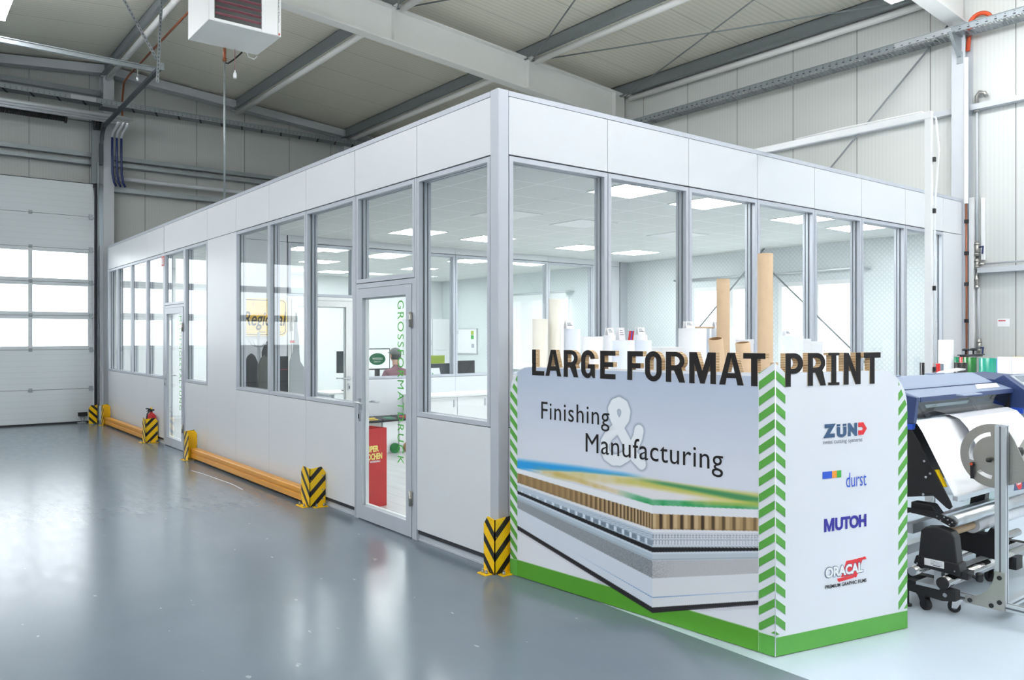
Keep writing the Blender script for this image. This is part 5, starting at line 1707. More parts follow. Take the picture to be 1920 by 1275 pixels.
# stand of the printer
for x in (1.63, 2.92):
    m = MB()
    m.prism([(-1.95, 0.62), (-1.86, 0.62), (-1.80, 0.17), (-1.90, 0.17)], fx, x, x + 0.07)
    m.build('stand_leg', 'black_metal', prn)
m = MB(); m.box(1.70, 2.92, -2.00, -1.955, 0.385, 0.445); m.build('stand_rail', 'alu_bright', prn)
m = MB(); m.box(1.70, 2.92, -1.88, -1.82, 0.20, 0.26); m.build('stand_rail', 'alu_bright', prn)
m = MB(); m.prism([(-2.22, 0.105), (-2.22, 0.17), (-1.75, 0.17), (-1.75, 0.105)], fx, 1.60, 1.66); m.build('stand_foot', 'black_metal', prn)
m = MB(); m.prism([(-2.22, 0.105), (-2.22, 0.17), (-1.75, 0.17), (-1.75, 0.105)], fx, 2.93, 2.99); m.build('stand_foot', 'black_metal', prn)
# textured black carrier below the side plate and bracket arm
m = MB(); m.prism([(-2.03, 0.60), (-2.15, 0.60), (-2.19, 0.55), (-2.16, 0.53), (-2.03, 0.53)], fx, 1.61, 1.69); m.build('roll_carrier', 'black', prn, bevel=0.004)
m = MB(); m.prism([(-2.0, 0.572), (-2.19, 0.572), (-2.298, 0.547), (-2.315, 0.528), (-2.305, 0.505), (-2.285, 0.500), (-2.2, 0.535), (-2.05, 0.545), (-2.0, 0.525)], fx, 1.555, 1.568)
arm = m.build('bracket_arm', 'black_metal', prn)
for y, z in ((-2.295, 0.530), (-2.28, 0.515), (-2.27, 0.54), (-2.23, 0.53), (-2.21, 0.55), (-2.25, 0.552)):
    m = MB(); m.cyl((1.549, y, z), (1.555, y, z), 0.005, n=8); m.build('screw', 'chrome', arm)
m = MB(); m.cyl((1.57, -2.285, 0.532), (2.9, -2.285, 0.532), 0.036, n=20); m.build('guide_roller', 'alu_bright', prn)

# take up unit in front of the printer
tk = thing('take_up_unit', 'black take up motor unit on chrome tubes below the printer', 'take up unit', (1.9, -2.2, 0))
m = MB()
def taper(y0, y1, z0, z1, x0, x1, k):
    ym = (y0 + y1) / 2
    return [(y0, z0), (y1, z0), (ym + (y1 - ym) * k, z1), (ym + (y0 - ym) * k, z1)]
m.prism([(-2.345, 0.305), (-2.328, 0.455), (-2.310, 0.482), (-2.235, 0.500), (-2.165, 0.487), (-2.140, 0.462), (-2.125, 0.305)], fx, 1.500, 1.580)
m.build('motor_housing', 'black', tk, bevel=0.006)
m = MB(); m.prism([(-2.365, 0.240), (-2.355, 0.312), (-2.115, 0.312), (-2.100, 0.262), (-2.15, 0.250)], fx, 1.493, 1.588); m.build('housing_base', 'black', tk, bevel=0.005)
m = MB(); m.prism([(-2.275, 0.268), (-2.275, 0.308), (-2.165, 0.308), (-2.165, 0.268)], fx, 1.4905, 1.4929); o = m.build('rating_plate', 'paper', tk)
m = MB()
for z in (0.300, 0.293, 0.286, 0.279): m.prism([(-2.268, z), (-2.268, z - 0.002), (-2.20, z - 0.002), (-2.20, z)], fx, 1.4899, 1.4904)
m.prism([(-2.255, 0.277), (-2.255, 0.272), (-2.215, 0.272), (-2.215, 0.277)], fx, 1.4899, 1.4904)
m.build('plate_print', 'print_grey', o)
for y in (-2.335, -2.125):
    m = MB(); m.cyl((1.486, y, 0.268), (1.493, y, 0.268), 0.005, n=8); m.build('screw', 'chrome', tk)
m = MB(); m.box(1.51, 1.60, -2.395, -2.345, 0.225, 0.268); m.cyl((1.555, -2.40, 0.245), (1.555, -2.43, 0.240), 0.010, n=10); m.build('clamp_block', 'black', tk, bevel=0.003)
m = MB(); m.lathe((1.555, -2.44, 0.222), [(0, 0), (0.016, 0.0), (0.022, 0.012), (0.018, 0.03), (0.022, 0.042), (0.014, 0.05), (0, 0.05)], n=10); m.build('clamp_knob', 'black', tk)
m = MB(); m.box(1.525, 1.575, -2.245, -2.205, 0.16, 0.25); m.build('support_post', 'alu_bright', tk)
m = MB(); m.cyl((1.462, -2.285, 0.195), (3.0, -2.285, 0.195), 0.033, n=24); m.build('chrome_tube', 'chrome', tk)
m = MB(); m.cyl((1.445, -2.285, 0.195), (1.4615, -2.285, 0.195), 0.0335, n=24); m.build('tube_cap', 'black', tk)
m = MB(); m.cyl((1.445, -2.115, 0.225), (3.0, -2.115, 0.225), 0.026, n=24); m.build('chrome_tube', 'chrome', tk)
m = MB(); m.box(1.462, 3.0, -2.262, -2.13, 0.150, 0.168); m.build('base_profile', 'alu_bright', tk)
m = MB(); m.prism([(-2.345, 0.155), (-2.345, 0.10), (-2.27, 0.085), (-2.06, 0.10), (-2.06, 0.16), (-2.25, 0.162)], fx, 1.475, 1.535); m.build('end_bracket', 'black_metal', tk)
m = MB(); m.cyl((1.468, -2.29, 0.125), (1.475, -2.29, 0.125), 0.012, n=14); m.build('bolt_head', 'chrome', tk)
m = MB(); m.prism([(-2.40, 0.36), (-2.38, 0.43), (-2.33, 0.445), (-2.30, 0.395), (-2.20, 0.385), (-2.10, 0.40), (-2.10, 0.28), (-2.36, 0.25)], fx, 1.99, 2.09); m.build('roll_holder', 'black', tk, bevel=0.004)
m = MB(); m.prism([(-2.34, 0.12), (-2.34, 0.20), (-2.10, 0.20), (-2.10, 0.12)], fx, 2.35, 2.45); m.build('end_bracket', 'black_metal', tk)
m = MB(); m.cyl((1.585, -2.235, 0.448), (2.9, -2.235, 0.448), 0.027, n=20); m.build('core_tube', 'kraft', tk)
m = MB(); m.cyl((1.95, -2.235, 0.448), (2.85, -2.235, 0.448), 0.050, n=24); m.build('wound_print', 'roll_white', tk)
def caster(x, y, rot, parent, r=0.034, brake=False):
    c, s = math.cos(rot), math.sin(rot)
    def P(a, b, z): return (x + a * c - b * s, y + a * s + b * c, z)
    m = MB(); m.cyl(P(0, -0.013, r), P(0, 0.013, r), r, n=22)
    w = m.build('caster_wheel', 'rubber', parent)
    m = MB(); m.cyl(P(0, -0.0155, r), P(0, 0.0155, r), r * 0.45, n=16); m.build('wheel_hub', 'vinyl_slate' if not brake else 'black', w)
    m = MB()
    for b in (-0.020, 0.018):
        m.prism([(-0.014, r * 0.8), (0.014, r * 0.8), (0.045, 0.082), (-0.010, 0.082)], lambda p, q, d: P(p, d, q), b, b + 0.002)
    m.prism([(-0.014, 0.080), (0.05, 0.080), (0.05, 0.084), (-0.014, 0.084)], lambda p, q, d: P(p, d, q), -0.022, 0.022)
    m.build('caster_fork', 'chrome' if not brake else 'black', parent)
caster(1.51, -2.165, R(70), tk, brake=True)
caster(2.4, -2.165, R(60), tk, brake=True)
m = MB(); m.cyl((1.50, -2.065, 0.0), (1.50, -2.065, 0.012), 0.022, n=14); m.cyl((1.50, -2.065, 0.012), (1.50, -2.065, 0.102), 0.007, n=10); m.build('levelling_foot', 'black', tk)

# aluminium profile frame standing in front
fr = thing('profile_frame', 'aluminium profile stand with curved gusset plate in front of the printer', 'stand', (1.61, -2.5, 0))
def profile_bar(name, p0, p1, w, h, grooves):
    m = MB(); m.beam(p0, p1, w, h); o = m.build(name, 'alu_bright', fr, bevel=0.002)
    a, b = Vector(p0), Vector(p1)
    g = MB()
    for off, ww, hh in grooves:
        g.beam(a + Vector(off), b + Vector(off), ww, hh)
    g.build('groove', 'alu_dark', o)
    return o
profile_bar('upright', (1.632, -2.525, 0.112), (1.632, -2.525, 1.100), 0.058, 0.042, [((-0.0213, 0.0, 0), 0.010, 0.0008), ((0.0, -0.0293, 0), 0.0008, 0.009)])
m = MB(); m.box(1.610, 1.654, -2.555, -2.495, 1.1005, 1.105); m.build('end_cap', 'vinyl_grey', fr)
profile_bar('foot_bar', (1.632, -2.20, 0.092), (1.632, -3.05, 0.092), 0.042, 0.040, [((-0.0213, 0, 0), 0.0008, 0.010), ((0, 0, 0.0203), 0.010, 0.0008)])
profile_bar('long_bar', (1.655, -2.53, 0.092), (3.1, -2.53, 0.092), 0.042, 0.040, [((0, -0.0213, 0), 0.0008, 0.010)])
m = MB()
gp = [(-2.345, 0.072), (-2.553, 0.072), (-2.553, 0.285), (-2.500, 0.285)] + [(-2.345 - 0.155 + 0.155 * math.sin(R(a)) - 0.0, 0.112 + 0.173 - 0.173 * math.cos(R(90 - a) - math.pi / 2 + 0)) for a in ()]
arcp = []
for k in range(9):
    a = R(90 * k / 8)
    arcp.append((-2.500 + 0.155 * (1 - math.cos(a)), 0.285 - 0.173 * math.sin(a)))
m.prism([(-2.345, 0.072), (-2.553, 0.072), (-2.553, 0.285)] + arcp, fx, 1.598, 1.6105)
gus = m.build('gusset_plate', 'stainless', fr)
for y, z in ((-2.372, 0.092), (-2.527, 0.255), (-2.527, 0.118), (-2.485, 0.090)):
    m = MB(); m.cyl((1.592, y, z), (1.598, y, z), 0.0125, n=16); m.cyl((1.590, y, z), (1.592, y, z), 0.006, n=8); m.build('bolt', 'black', gus)
caster(1.600, -2.285, R(-65), fr)
# slotted half round plate on the upright
m = MB()
C0 = (-2.475, 0.925)
po = arc(C0[0], C0[1], 0.182, 0.182, 90, -90, 24)
po = [(C0[0] + (C0[0] - 0) * 0 + 0.182 * math.cos(R(90 - 180 * k / 24)) * 1.0, C0[1] + 0.182 * math.sin(R(90 - 180 * k / 24))) for k in range(25)]
outer = po + [(-2.53, 0.760), (-2.640, 0.805), (-2.655, 0.850), (-2.58, 1.02), (-2.53, 1.105)]
sl = [(C0[0] + 0.135 * math.cos(R(a)), C0[1] + 0.135 * math.sin(R(a))) for a in range(82, -20, -6)] + [(C0[0] + 0.112 * math.cos(R(a)), C0[1] + 0.112 * math.sin(R(a))) for a in range(-20, 83, 6)]
sl2 = [(C0[0] + 0.135 * math.cos(R(a)), C0[1] + 0.135 * math.sin(R(a))) for a in range(-48, -88, -6)] + [(C0[0] + 0.112 * math.cos(R(a)), C0[1] + 0.112 * math.sin(R(a))) for a in range(-86, -47, 6)]
V, F, N = outline_mesh(outer, [sl, sl2], 0.004)
m.add([(1.662 + v[2], v[0], v[1]) for v in V], F)
pln = m.build('adjusting_plate', 'stainless', fr)
m = MB(); m.lathe((1.64, -2.455, 0.89), [(0, 0), (0.012, 0.0), (0.016, 0.010), (0.012, 0.022), (0, 0.024)], n=12); m.cyl((1.64, -2.455, 0.902), (1.66, -2.455, 0.902), 0.006, n=8); m.build('ball_knob', 'black', pln)
m = MB(); m.beam((1.640, -2.365, 0.865), (1.640, -2.367, 0.785), 0.014, 0.016); m.cyl((1.635, -2.365, 0.868), (1.660, -2.365, 0.868), 0.011, n=12); m.build('clamp_lever', 'black', pln)
m = MB(); m.cyl((1.629, -2.365, 0.868), (1.635, -2.365, 0.868), 0.008, n=10); m.build('lever_button', 'orange_red', pln)
# grey side sheet with knob and leaflet at the right picture edge
m = MB(); m.prism([(2.02, 0.80), (2.34, 0.86), (2.62, 0.99), (2.62, 0.68), (2.36, 0.66), (2.02, 0.72)], lambda a, b, d: (a, -2.34 + 0.10 * (b - 0.8) + d, b), 0, 0.004)
o = m.build('tension_plate', 'stainless', fr)
m = MB(); m.lathe((2.20, -2.40, 0.870), [(0, 0), (0.03, 0), (0.036, 0.02), (0.03, 0.05), (0, 0.05)], n=8); m.beam((2.20, -2.40, 0.895), (2.27, -2.40, 0.885), 0.03, 0.03); m.cyl((2.20, -2.37, 0.89), (2.20, -2.33, 0.89), 0.012, n=8); m.build('star_knob', 'black', o)
m = MB(); m.box(1.70, 2.04, -2.345, -2.335, 0.80, 0.83); m.build('plate_holder', 'stainless', o)
t = thing('leaflet', 'navy leaflet with pink oval at the right picture edge', 'leaflet', (2.18, -2.42, 0.69))
m = MB(); m.prism([(2.07, 0.672), (2.31, 0.660), (2.31, 0.775), (2.10, 0.765)], lambda a, b, d: (a, -2.43 + d, b), 0, 0.003); m.build('sheet', 'navy_cover', t)
m = MB(); m.prism([(2.135 + 0.045 * math.cos(R(a)) - 0.02 * math.sin(R(a)), 0.716 + 0.045 * math.sin(R(a))) for a in range(0, 360, 15)], lambda a, b, d: (a, -2.43 + d, b), -0.001, -0.0003); m.build('oval_print', 'louvre_pink' if 'louvre_pink' in M else 'print_red', t)
m = MB(); text_fit(m, '100', lambda a, b, d: (a, -2.43 - d, b), 2.105, 2.165, 0.700, 0.732, 0.0016, bold=0.02); m.build('oval_number', 'paper', t, fix=False)
# ------------------------------------------------------------------ inside the office
# red display box
t = thing('display_box', 'tall open red cardboard box standing behind the near glass door', 'box', (0.33, 2.36, 0.003))
bx, by = (0.454, 2.362), (0.120, 2.300)
dv = Vector((by[0] - bx[0], by[1] - bx[1], 0)).normalized(); nv = Vector((dv.y, -dv.x, 0))
nv = nv if nv.y > 0 else -nv
def fb(a, b, d):
    p = Vector((bx[0], bx[1], 0)) + dv * a + nv * d
    return (p.x, p.y, b)
M['box_red'] = mat('red_cardboard', (196, 40, 38), 0.5, var=0.03)
W_, D_, H_ = 0.34, 0.24, 0.742
m = MB()
m.prism([(0, 0.004), (W_, 0.004), (W_, H_), (0, H_)], fb, 0, 0.006)
m.prism([(0, 0.004), (W_, 0.004), (W_, H_), (0, H_)], fb, D_ - 0.006, D_)
m.prism([(0, 0.004), (0.006, 0.004), (0.006, H_), (0, H_)], fb, 0.006, D_ - 0.006)
m.prism([(W_ - 0.006, 0.004), (W_, 0.004), (W_, H_), (W_ - 0.006, H_)], fb, 0.006, D_ - 0.006)
m.prism([(0.006, 0.004), (W_ - 0.006, 0.004), (W_ - 0.006, 0.01), (0.006, 0.01)], fb, 0.006, D_ - 0.006)
m.build('box_body', 'box_red', t)
def fb2(a, b, d): return fb(W_ - a, b, -d)
m = MB(); text_fit(m, 'SUPER', fb2, .075, .245, .525, .585, 0.0010, bold=0.05); text_fit(m, 'MÄDCHEN', fb2, .045, .285, .452, .525, 0.0010, bold=0.045)
M['cream_print'] = mat('pale_yellow_print', (250, 232, 130), 0.5)
m.build('lettering', 'cream_print', t, fix=False)
m = MB(); text_fit(m, 'BY WASGAU', fb2, .10, .26, .425, .445, 0.0010, bold=0.03); m.build('lettering', 'paper', t, fix=False)
# recycling bins
GBn = 'recycling bins below the partition'
M['lime'] = mat('lime_plastic', (168, 190, 62), 0.45)
for k, (x, lab, mt) in enumerate(((1.93, 'recycling bin with yellow lid label, left of the row', 'vinyl_yellow'), (2.19, 'recycling bin with green lid label, in the middle', 'vinyl_green'), (2.45, 'recycling bin with red lid label, right of the row', 'vinyl_red'))):
    t = thing('recycling_bin', lab, 'bin', (x, 5.5, 0.003), GBn)
    m = MB(); m.prism([(x - 0.115, 0.004), (x + 0.115, 0.004), (x + 0.122, 0.44), (x - 0.122, 0.44)], lambda a, b, d: (a, d, b), 5.36, 5.62); m.build('bin_body', 'stainless' if k < 1 else 'white', t, bevel=0.008)
    m = MB(); m.prism([(5.34, 0.441), (5.64, 0.441), (5.63, 0.50), (5.40, 0.485), (5.34, 0.465)], lambda a, b, d: (d, a, b), x - 0.126, x + 0.126); m.build('lid', 'black', t, bevel=0.006)
    m = MB(); m.prism([(x - 0.07, 0.1), (x + 0.07, 0.1), (x + 0.07, 0.75), (x - 0.07, 0.75)], lambda a, b, d: (a, 5.345 + 0.17 * b, 0.4705 + 0.0285 * b + d), 0.001, 0.003); m.build('lid_label', mt, t)
for x, mt, lab in ((2.23, 'vinyl_grass', 'small green ball box in front of the bins'), (2.44, 'kraft_dark', 'small brown ball box in front of the bins')):
    m = MB(); m.cyl((x, 5.30, 0.075), (x, 5.33, 0.075), 0.07, n=20); m.box(x - 0.05, x + 0.05, 5.295, 5.30, 0.07, 0.08)
    tag(m.build('round_tin', mt), lab.replace('ball box', 'round tin'), 'tin', 'round tins before the bins')
# white low cabinets along the partition
for k, x in enumerate((2.64, 3.19, 3.74, 4.29)):
    t = thing('low_cabinet', 'white low cabinet, %s from the recycling bins along the glass partition' % ('first', 'second', 'third', 'fourth')[k], 'cabinet', (x + 0.27, 5.5, 0.003), 'white low cabinets along the partition')
    m = MB(); m.box(x, x + 0.546, 5.22, 5.79, 0.06, 0.745); m.box(x + 0.02, x + 0.526, 5.25, 5.79, 0.004, 0.06); m.build('cabinet_body', 'white', t)
    m = MB(); m.box(x + 0.003, x + 0.543, 5.20, 5.219, 0.065, 0.742); o = m.build('door', 'white', t, bevel=0.002)
    m = MB(); m.box(x + 0.48, x + 0.50, 5.19, 5.1995, 0.60, 0.70); m.build('handle', 'alu_bright', o)
m = MB(); m.box(2.63, 4.85, 5.18, 5.795, 0.7455, 0.775); tag(m.build('worktop', 'white', bevel=0.002), 'long white worktop lying on the low cabinets before the partition', 'worktop')
m = MB(); m.prism([(3.35, 5.35), (3.68, 5.32), (3.72, 5.55), (3.40, 5.58)], lambda a, b, d: (a, b, d), 0.7755, 0.785); tag(m.build('paper_tray', 'paper'), 'flat pile of white paper on the worktop by the partition', 'paper')
# small white side table near the door
t = thing('side_table', 'round white table with black foot beside the red box', 'table', (0.62, 3.1, 0.003))
m = MB(); m.lathe((0.62, 3.35, 0.70), [(0, 0), (0.15, 0.0), (0.155, 0.01), (0.15, 0.02), (0, 0.02)], n=28); m.build('table_top', 'white', t)
m = MB(); m.cyl((0.62, 3.35, 0.03), (0.62, 3.35, 0.70), 0.022, n=12); m.build('column', 'alu_bright', t)
m = MB(); m.lathe((0.62, 3.35, 0.004), [(0, 0), (0.13, 0), (0.12, 0.02), (0.03, 0.03), (0, 0.03)], n=24); m.build('foot', 'black', t)

# yellow sign on the partition wall
M['sign_yellow'] = mat('honey_yellow_print', (246, 214, 130), 0.5)
M['sign_gold'] = mat('gold_band_print', (240, 190, 20), 0.5)
t = thing('regional_sign', 'honey yellow rounded sign with handwritten word on the partition wall', 'sign', (0.5, 5.78, 1.62))
def fsg(a, b, d): return (a, 5.79 - d, b)
def rr(x0, x1, z0, z1, r, n=6):
    return arc(x1 - r, z1 - r, r, r, 0, 90, n) + arc(x0 + r, z1 - r, r, r, 90, 180, n) + arc(x0 + r, z0 + r, r, r, 180, 270, n) + arc(x1 - r, z0 + r, r, r, 270, 360, n)
m = MB(); m.prism(rr(0.125, 0.872, 1.615, 2.10, 0.07), fsg, 0.02, 0.0); m.build('sign_board', 'sign_yellow', t)
m = MB(); V, F, N = outline_mesh(rr(0.142, 0.855, 1.632, 2.083, 0.06), [rr(0.150, 0.847, 1.640, 2.075, 0.054)], 0.0004)
m.add([fsg(v[0], v[1], 0.0215 + v[2]) for v in V], F); m.build('sign_border', 'navy_hose', t, fix=False)
m = MB(); m.prism([(0.15, 1.84), (0.847, 1.84), (0.847, 1.905), (0.15, 1.905)], fsg, 0.0212, 0.0202); m.build('gold_band', 'sign_gold', t)
m = MB(); text_fit(m, 'Regional', fsg, 0.288, 0.825, 1.69, 1.93, 0.0225, bold=0.008, shear=0.15); m.build('sign_word', 'ink', t, fix=False)
m = MB(); text_fit(m, 'hier von hier', fsg, 0.50, 0.80, 1.655, 1.682, 0.0225); m.build('sign_line', 'ink', t, fix=False)
m = MB()
for a, b in (((0.17, 1.97), (0.24, 2.02)), ((0.24, 2.02), (0.30, 1.97)), ((0.30, 1.98), (0.30, 2.05)), ((0.30, 2.02), (0.46, 2.03)), ((0.42, 1.99), (0.42, 2.05)), ((0.46, 1.98), (0.62, 2.02)), ((0.62, 1.98), (0.80, 1.985)), ((0.17, 2.0), (0.20, 2.04)), ((0.20, 2.04), (0.22, 1.98))):
    m.beam(fsg(a[0], a[1], 0.0222), fsg(b[0], b[1], 0.0222), 0.004, 0.001)
m.build('skyline_drawing', 'navy_hose', t)
# coat stand with dark coats, black board, grey standee
M['coat_black'] = mat('black_cloth', (36, 37, 40), 0.9, var=0.1, scale=20)
M['coat_olive'] = mat('olive_cloth', (74, 78, 72), 0.9, var=0.12, scale=20)
M['board_grey'] = mat('grey_board_back', (170, 176, 178), 0.6, var=0.03)
t = thing('coat_stand', 'coat stand with arms next to the yellow sign', 'coat stand', (0.33, 5.35, 0.003))
m = MB(); m.cyl((0.34, 5.36, 0.03), (0.34, 5.36, 1.66), 0.018, n=12); m.build('pole', 'alu_bright', t)
m = MB(); m.lathe((0.34, 5.36, 0.004), [(0, 0), (0.17, 0), (0.16, 0.015), (0.03, 0.03), (0, 0.03)], n=24); m.build('foot', 'alu_bright', t)
for a in range(0, 360, 72):
    m = MB(); m.tube([(0.34, 5.36, 1.48), (0.34 + 0.08 * math.cos(R(a)), 5.36 + 0.08 * math.sin(R(a)), 1.50), (0.34 + 0.13 * math.cos(R(a)), 5.36 + 0.13 * math.sin(R(a)), 1.58)], 0.008, n=8); m.build('hook_arm', 'alu_bright', t)
def coat(label, x, y, ztop, zbot, w, dpt, mt, seed):
    rnd = random.Random(seed)
    rings = []
    n = 20
    prof = [(0.0, 0.12), (0.05, 0.55), (0.16, 0.92), (0.40, 0.86), (0.70, 0.95), (1.0, 1.05)]
    m = MB(); vs = []
    ph = [rnd.uniform(0, 6.28) for _ in range(3)]
    for t_, s_ in prof:
        for k in range(n):
            a = 2 * math.pi * k / n
            f = 1 + 0.14 * math.sin(5 * a + ph[0]) * t_ + 0.07 * math.sin(9 * a + ph[1])
            vs.append((x + w * s_ * f * math.cos(a), y + dpt * s_ * f * math.sin(a), ztop + (zbot - ztop) * t_))
    fs = [(i * n + k, i * n + (k + 1) % n, (i + 1) * n + (k + 1) % n, (i + 1) * n + k) for i in range(len(prof) - 1) for k in range(n)]
    m.add(vs, fs, 0, True); m.add(vs[:n], [tuple(range(n))]); m.add(vs[-n:], [tuple(range(n))])
    tag(m.build('coat', mt), label, 'coat', 'coats on the coat stand')
coat('black coat hanging on the outer left arm of the coat stand', 0.225, 5.30, 1.40, 0.72, 0.085, 0.07, 'coat_black', 2)
coat('olive grey coat hanging in front on the coat stand', 0.325, 5.14, 1.38, 0.70, 0.075, 0.06, 'coat_olive', 5)
coat('dark coat hanging on the right arm of the coat stand', 0.445, 5.34, 1.55, 0.72, 0.075, 0.09, 'coat_black', 9)
t = thing('portfolio_case', 'black upright portfolio case leaning beside the grey cut-out board', 'portfolio', (0.56, 5.1, 0.003))
m = MB(); m.box(0.485, 0.625, 5.13, 5.20, 0.004, 1.365); m.build('case_body', 'black', t, bevel=0.004)
m = MB(); m.box(0.486, 0.624, 5.128, 5.1295, 1.20, 1.206); m.build('red_stitch', 'red', t)
t = thing('cutout_board', 'grey back of a bottle shaped cut-out board behind the window', 'cut-out board', (0.72, 5.05, 0.003))
m = MB()
m.prism([(0.60, 0.03), (0.60, 1.30), (0.64, 1.42), (0.655, 1.60), (0.66, 1.80), (0.675, 1.81), (0.675, 1.90), (0.695, 1.90), (0.698, 1.70), (0.72, 1.58), (0.722, 1.40), (0.735, 1.30), (0.80, 1.20), (0.83, 1.02), (0.87, 0.90), (0.88, 0.03)], lambda a, b, d: (a, d, b), 5.02, 5.032)
m.build('cutout', 'board_grey', t)
m = MB(); m.box(0.60, 0.66, 5.0175, 5.0195, 1.53, 1.56); m.build('red_tab', 'vinyl_red', t)
m = MB(); m.prism([(5.032, 0.03), (5.25, 0.004), (5.26, 0.004), (5.04, 0.9), (5.032, 0.9)], lambda a, b, d: (d, a, b), 0.72, 0.726); m.build('easel_leg', 'kraft', t)

# room behind the partition: desks, screens, person
def desk(label, x0, x1, y0, y1):
    t = thing('desk', label, 'desk', ((x0 + x1) / 2, (y0 + y1) / 2, 0.003), 'white desks of the rear room')
    m = MB(); m.box(x0, x1, y0, y1, 0.735, 0.76); m.build('desk_top', 'white', t, bevel=0.003)
    for x in (x0 + 0.05, x1 - 0.1):
        m = MB(); m.box(x, x + 0.05, y0 + 0.04, y1 - 0.04, 0.004, 0.734); m.build('leg_frame', 'alu', t)
desk('white desk with the screen showing a green logo', 1.95, 3.25, 6.78, 7.45)
desk('white desk with the brochure and two dark monitors', 3.35, 5.3, 5.98, 6.72)
def monitor(label, x, y, w, h, z0, face, mt='black', rot=0):
    t = thing('monitor', label, 'monitor', (x, y, 0.7605), 'computer screens on the long desk', rot)
    m = MB(); m.box(-w / 2, w / 2, -0.02, 0.02, z0, z0 + h); m.build('screen_housing', 'black', t, local=True, bevel=0.004)
    s = -1 if face == 'front' else 1
    m = MB(); m.box(-w / 2 + 0.015, w / 2 - 0.015, s * 0.0205, s * 0.0225, z0 + 0.02, z0 + h - 0.015); sc = m.build('screen', mt, t, local=True)
    m = MB(); m.box(-0.03, 0.03, -0.03, 0.0 - 0.0201 if False else 0.03, 0.012, z0 - 0.001); m.box(-0.12, 0.12, -0.09, 0.09, 0.0005, 0.012); m.build('stand', 'black', t, local=True)
    return t, sc
M['screen_white'] = mat_emit('white_screen', (225, 238, 238), 0.55)
M['screen_dark'] = mat('dark_screen', (58, 66, 72), 0.2)
M['leaf_green'] = mat('dark_green_print', (24, 110, 74), 0.5)
mo, sc = monitor('screen with green oval logo in front of the seated person', 2.90, 7.05, 0.44, 0.34, 0.32, 'front', 'screen_white')
def fmo(a, b, d): return (a, -0.023 - d, b)
m = MB(); m.prism([(-0.01 + 0.145 * math.cos(R(a)), 0.49 + 0.095 * math.sin(R(a))) for a in range(0, 360, 12)], fmo, 0.0012, 0.0002); m.build('logo_oval', 'leaf_green', mo, local=True)
m = MB(); text_fit(m, 'WASGAU', fmo, -0.10, 0.08, 0.480, 0.515, 0.0016, bold=0.02); text_fit(m, 'PARTY', fmo, -0.07, 0.05, 0.435, 0.46, 0.0016); m.build('logo_word', 'paper', mo, local=True, fix=False)
monitor('black monitor left of the screen with the green logo', 2.44, 7.10, 0.40, 0.34, 0.28, 'front', 'screen_dark', R(-20))
monitor('dark monitor behind the tilted brochure on the desk', 3.66, 6.42, 0.44, 0.30, 0.12, 'front', 'screen_dark')
monitor('dark monitor in the middle of the desk seen by the pane joint', 4.10, 6.34, 0.42, 0.33, 0.13, 'back', 'screen_dark', R(8))
t = thing('brochure', 'white brochure with coloured dots leaning before the dark monitor', 'brochure', (3.42, 6.15, 0.7605))
def fbr(a, b, d): return (3.42 + a, 6.10 + 0.25 * b + d, 0.7615 + b)
m = MB(); m.prism([(-0.15, 0.0), (0.13, 0.0), (0.10, 0.36), (-0.18, 0.36)], fbr, 0, 0.012); m.build('cover', 'paper', t)
rnd = random.Random(8)
for k in range(14):
    m = MB(); a, b, q = rnd.uniform(-0.11, 0.07), rnd.uniform(0.10, 0.29), rnd.uniform(0.008, 0.018)
    m.prism([(a + q * math.cos(R(c)), b + q * math.sin(R(c))) for c in range(0, 360, 30)], fbr, -0.001, -0.0002)
    m.build('colour_dot', ('vinyl_blue', 'vinyl_grass', 'print_orange', 'vinyl_red', 'lime')[k % 5], t)
m = MB(); m.box(3.30, 3.98, 6.74, 6.76, 0.762, 1.30); tag(m.build('desk_screen', 'lime'), 'lime green desk divider behind the brochure and monitors', 'desk divider')
t = thing('binder', 'pale green binder standing on the desk by the partition door', 'binder', (2.02, 6.5, 0.7605))
m = MB(); m.box(2.12, 2.18, 6.10, 6.36, 0.761, 1.08); m.build('binder_body', 'lime', t)
m = MB(); m.box(2.125, 2.175, 6.0985, 6.0998, 0.90, 1.02); m.build('spine_label', 'paper', t)

# seated person with flat cap, seen from behind
def skin_body(name, joints, bones, mt, parent, sub=2):
    me = bpy.data.meshes.new(name)
    me.from_pydata([j[0] for j in joints], bones, [])
    o = bpy.data.objects.new(name, me); COL.objects.link(o)
    if parent: o.parent = parent
    sk = o.modifiers.new('skin', 'SKIN')
    for i, j in enumerate(joints):
        r = j[1] if isinstance(j[1], tuple) else (j[1], j[1])
        me.skin_vertices[0].data[i].radius = r
    me.skin_vertices[0].data[0].use_root = True
    sk.use_smooth_shade = True
    s = o.modifiers.new('smooth', 'SUBSURF'); s.levels = sub; s.render_levels = sub
    me.materials.append(M[mt])
    return o
M['shirt'] = mat('mauve_shirt_cloth', (140, 98, 108), 0.85, var=0.06, scale=15)
M['skin'] = mat('skin_tone', (214, 168, 146), 0.55, var=0.03)
M['cap'] = mat('grey_cap_cloth', (118, 122, 120), 0.9, var=0.15, scale=60)
M['trousers'] = mat('dark_trousers', (48, 52, 66), 0.85)

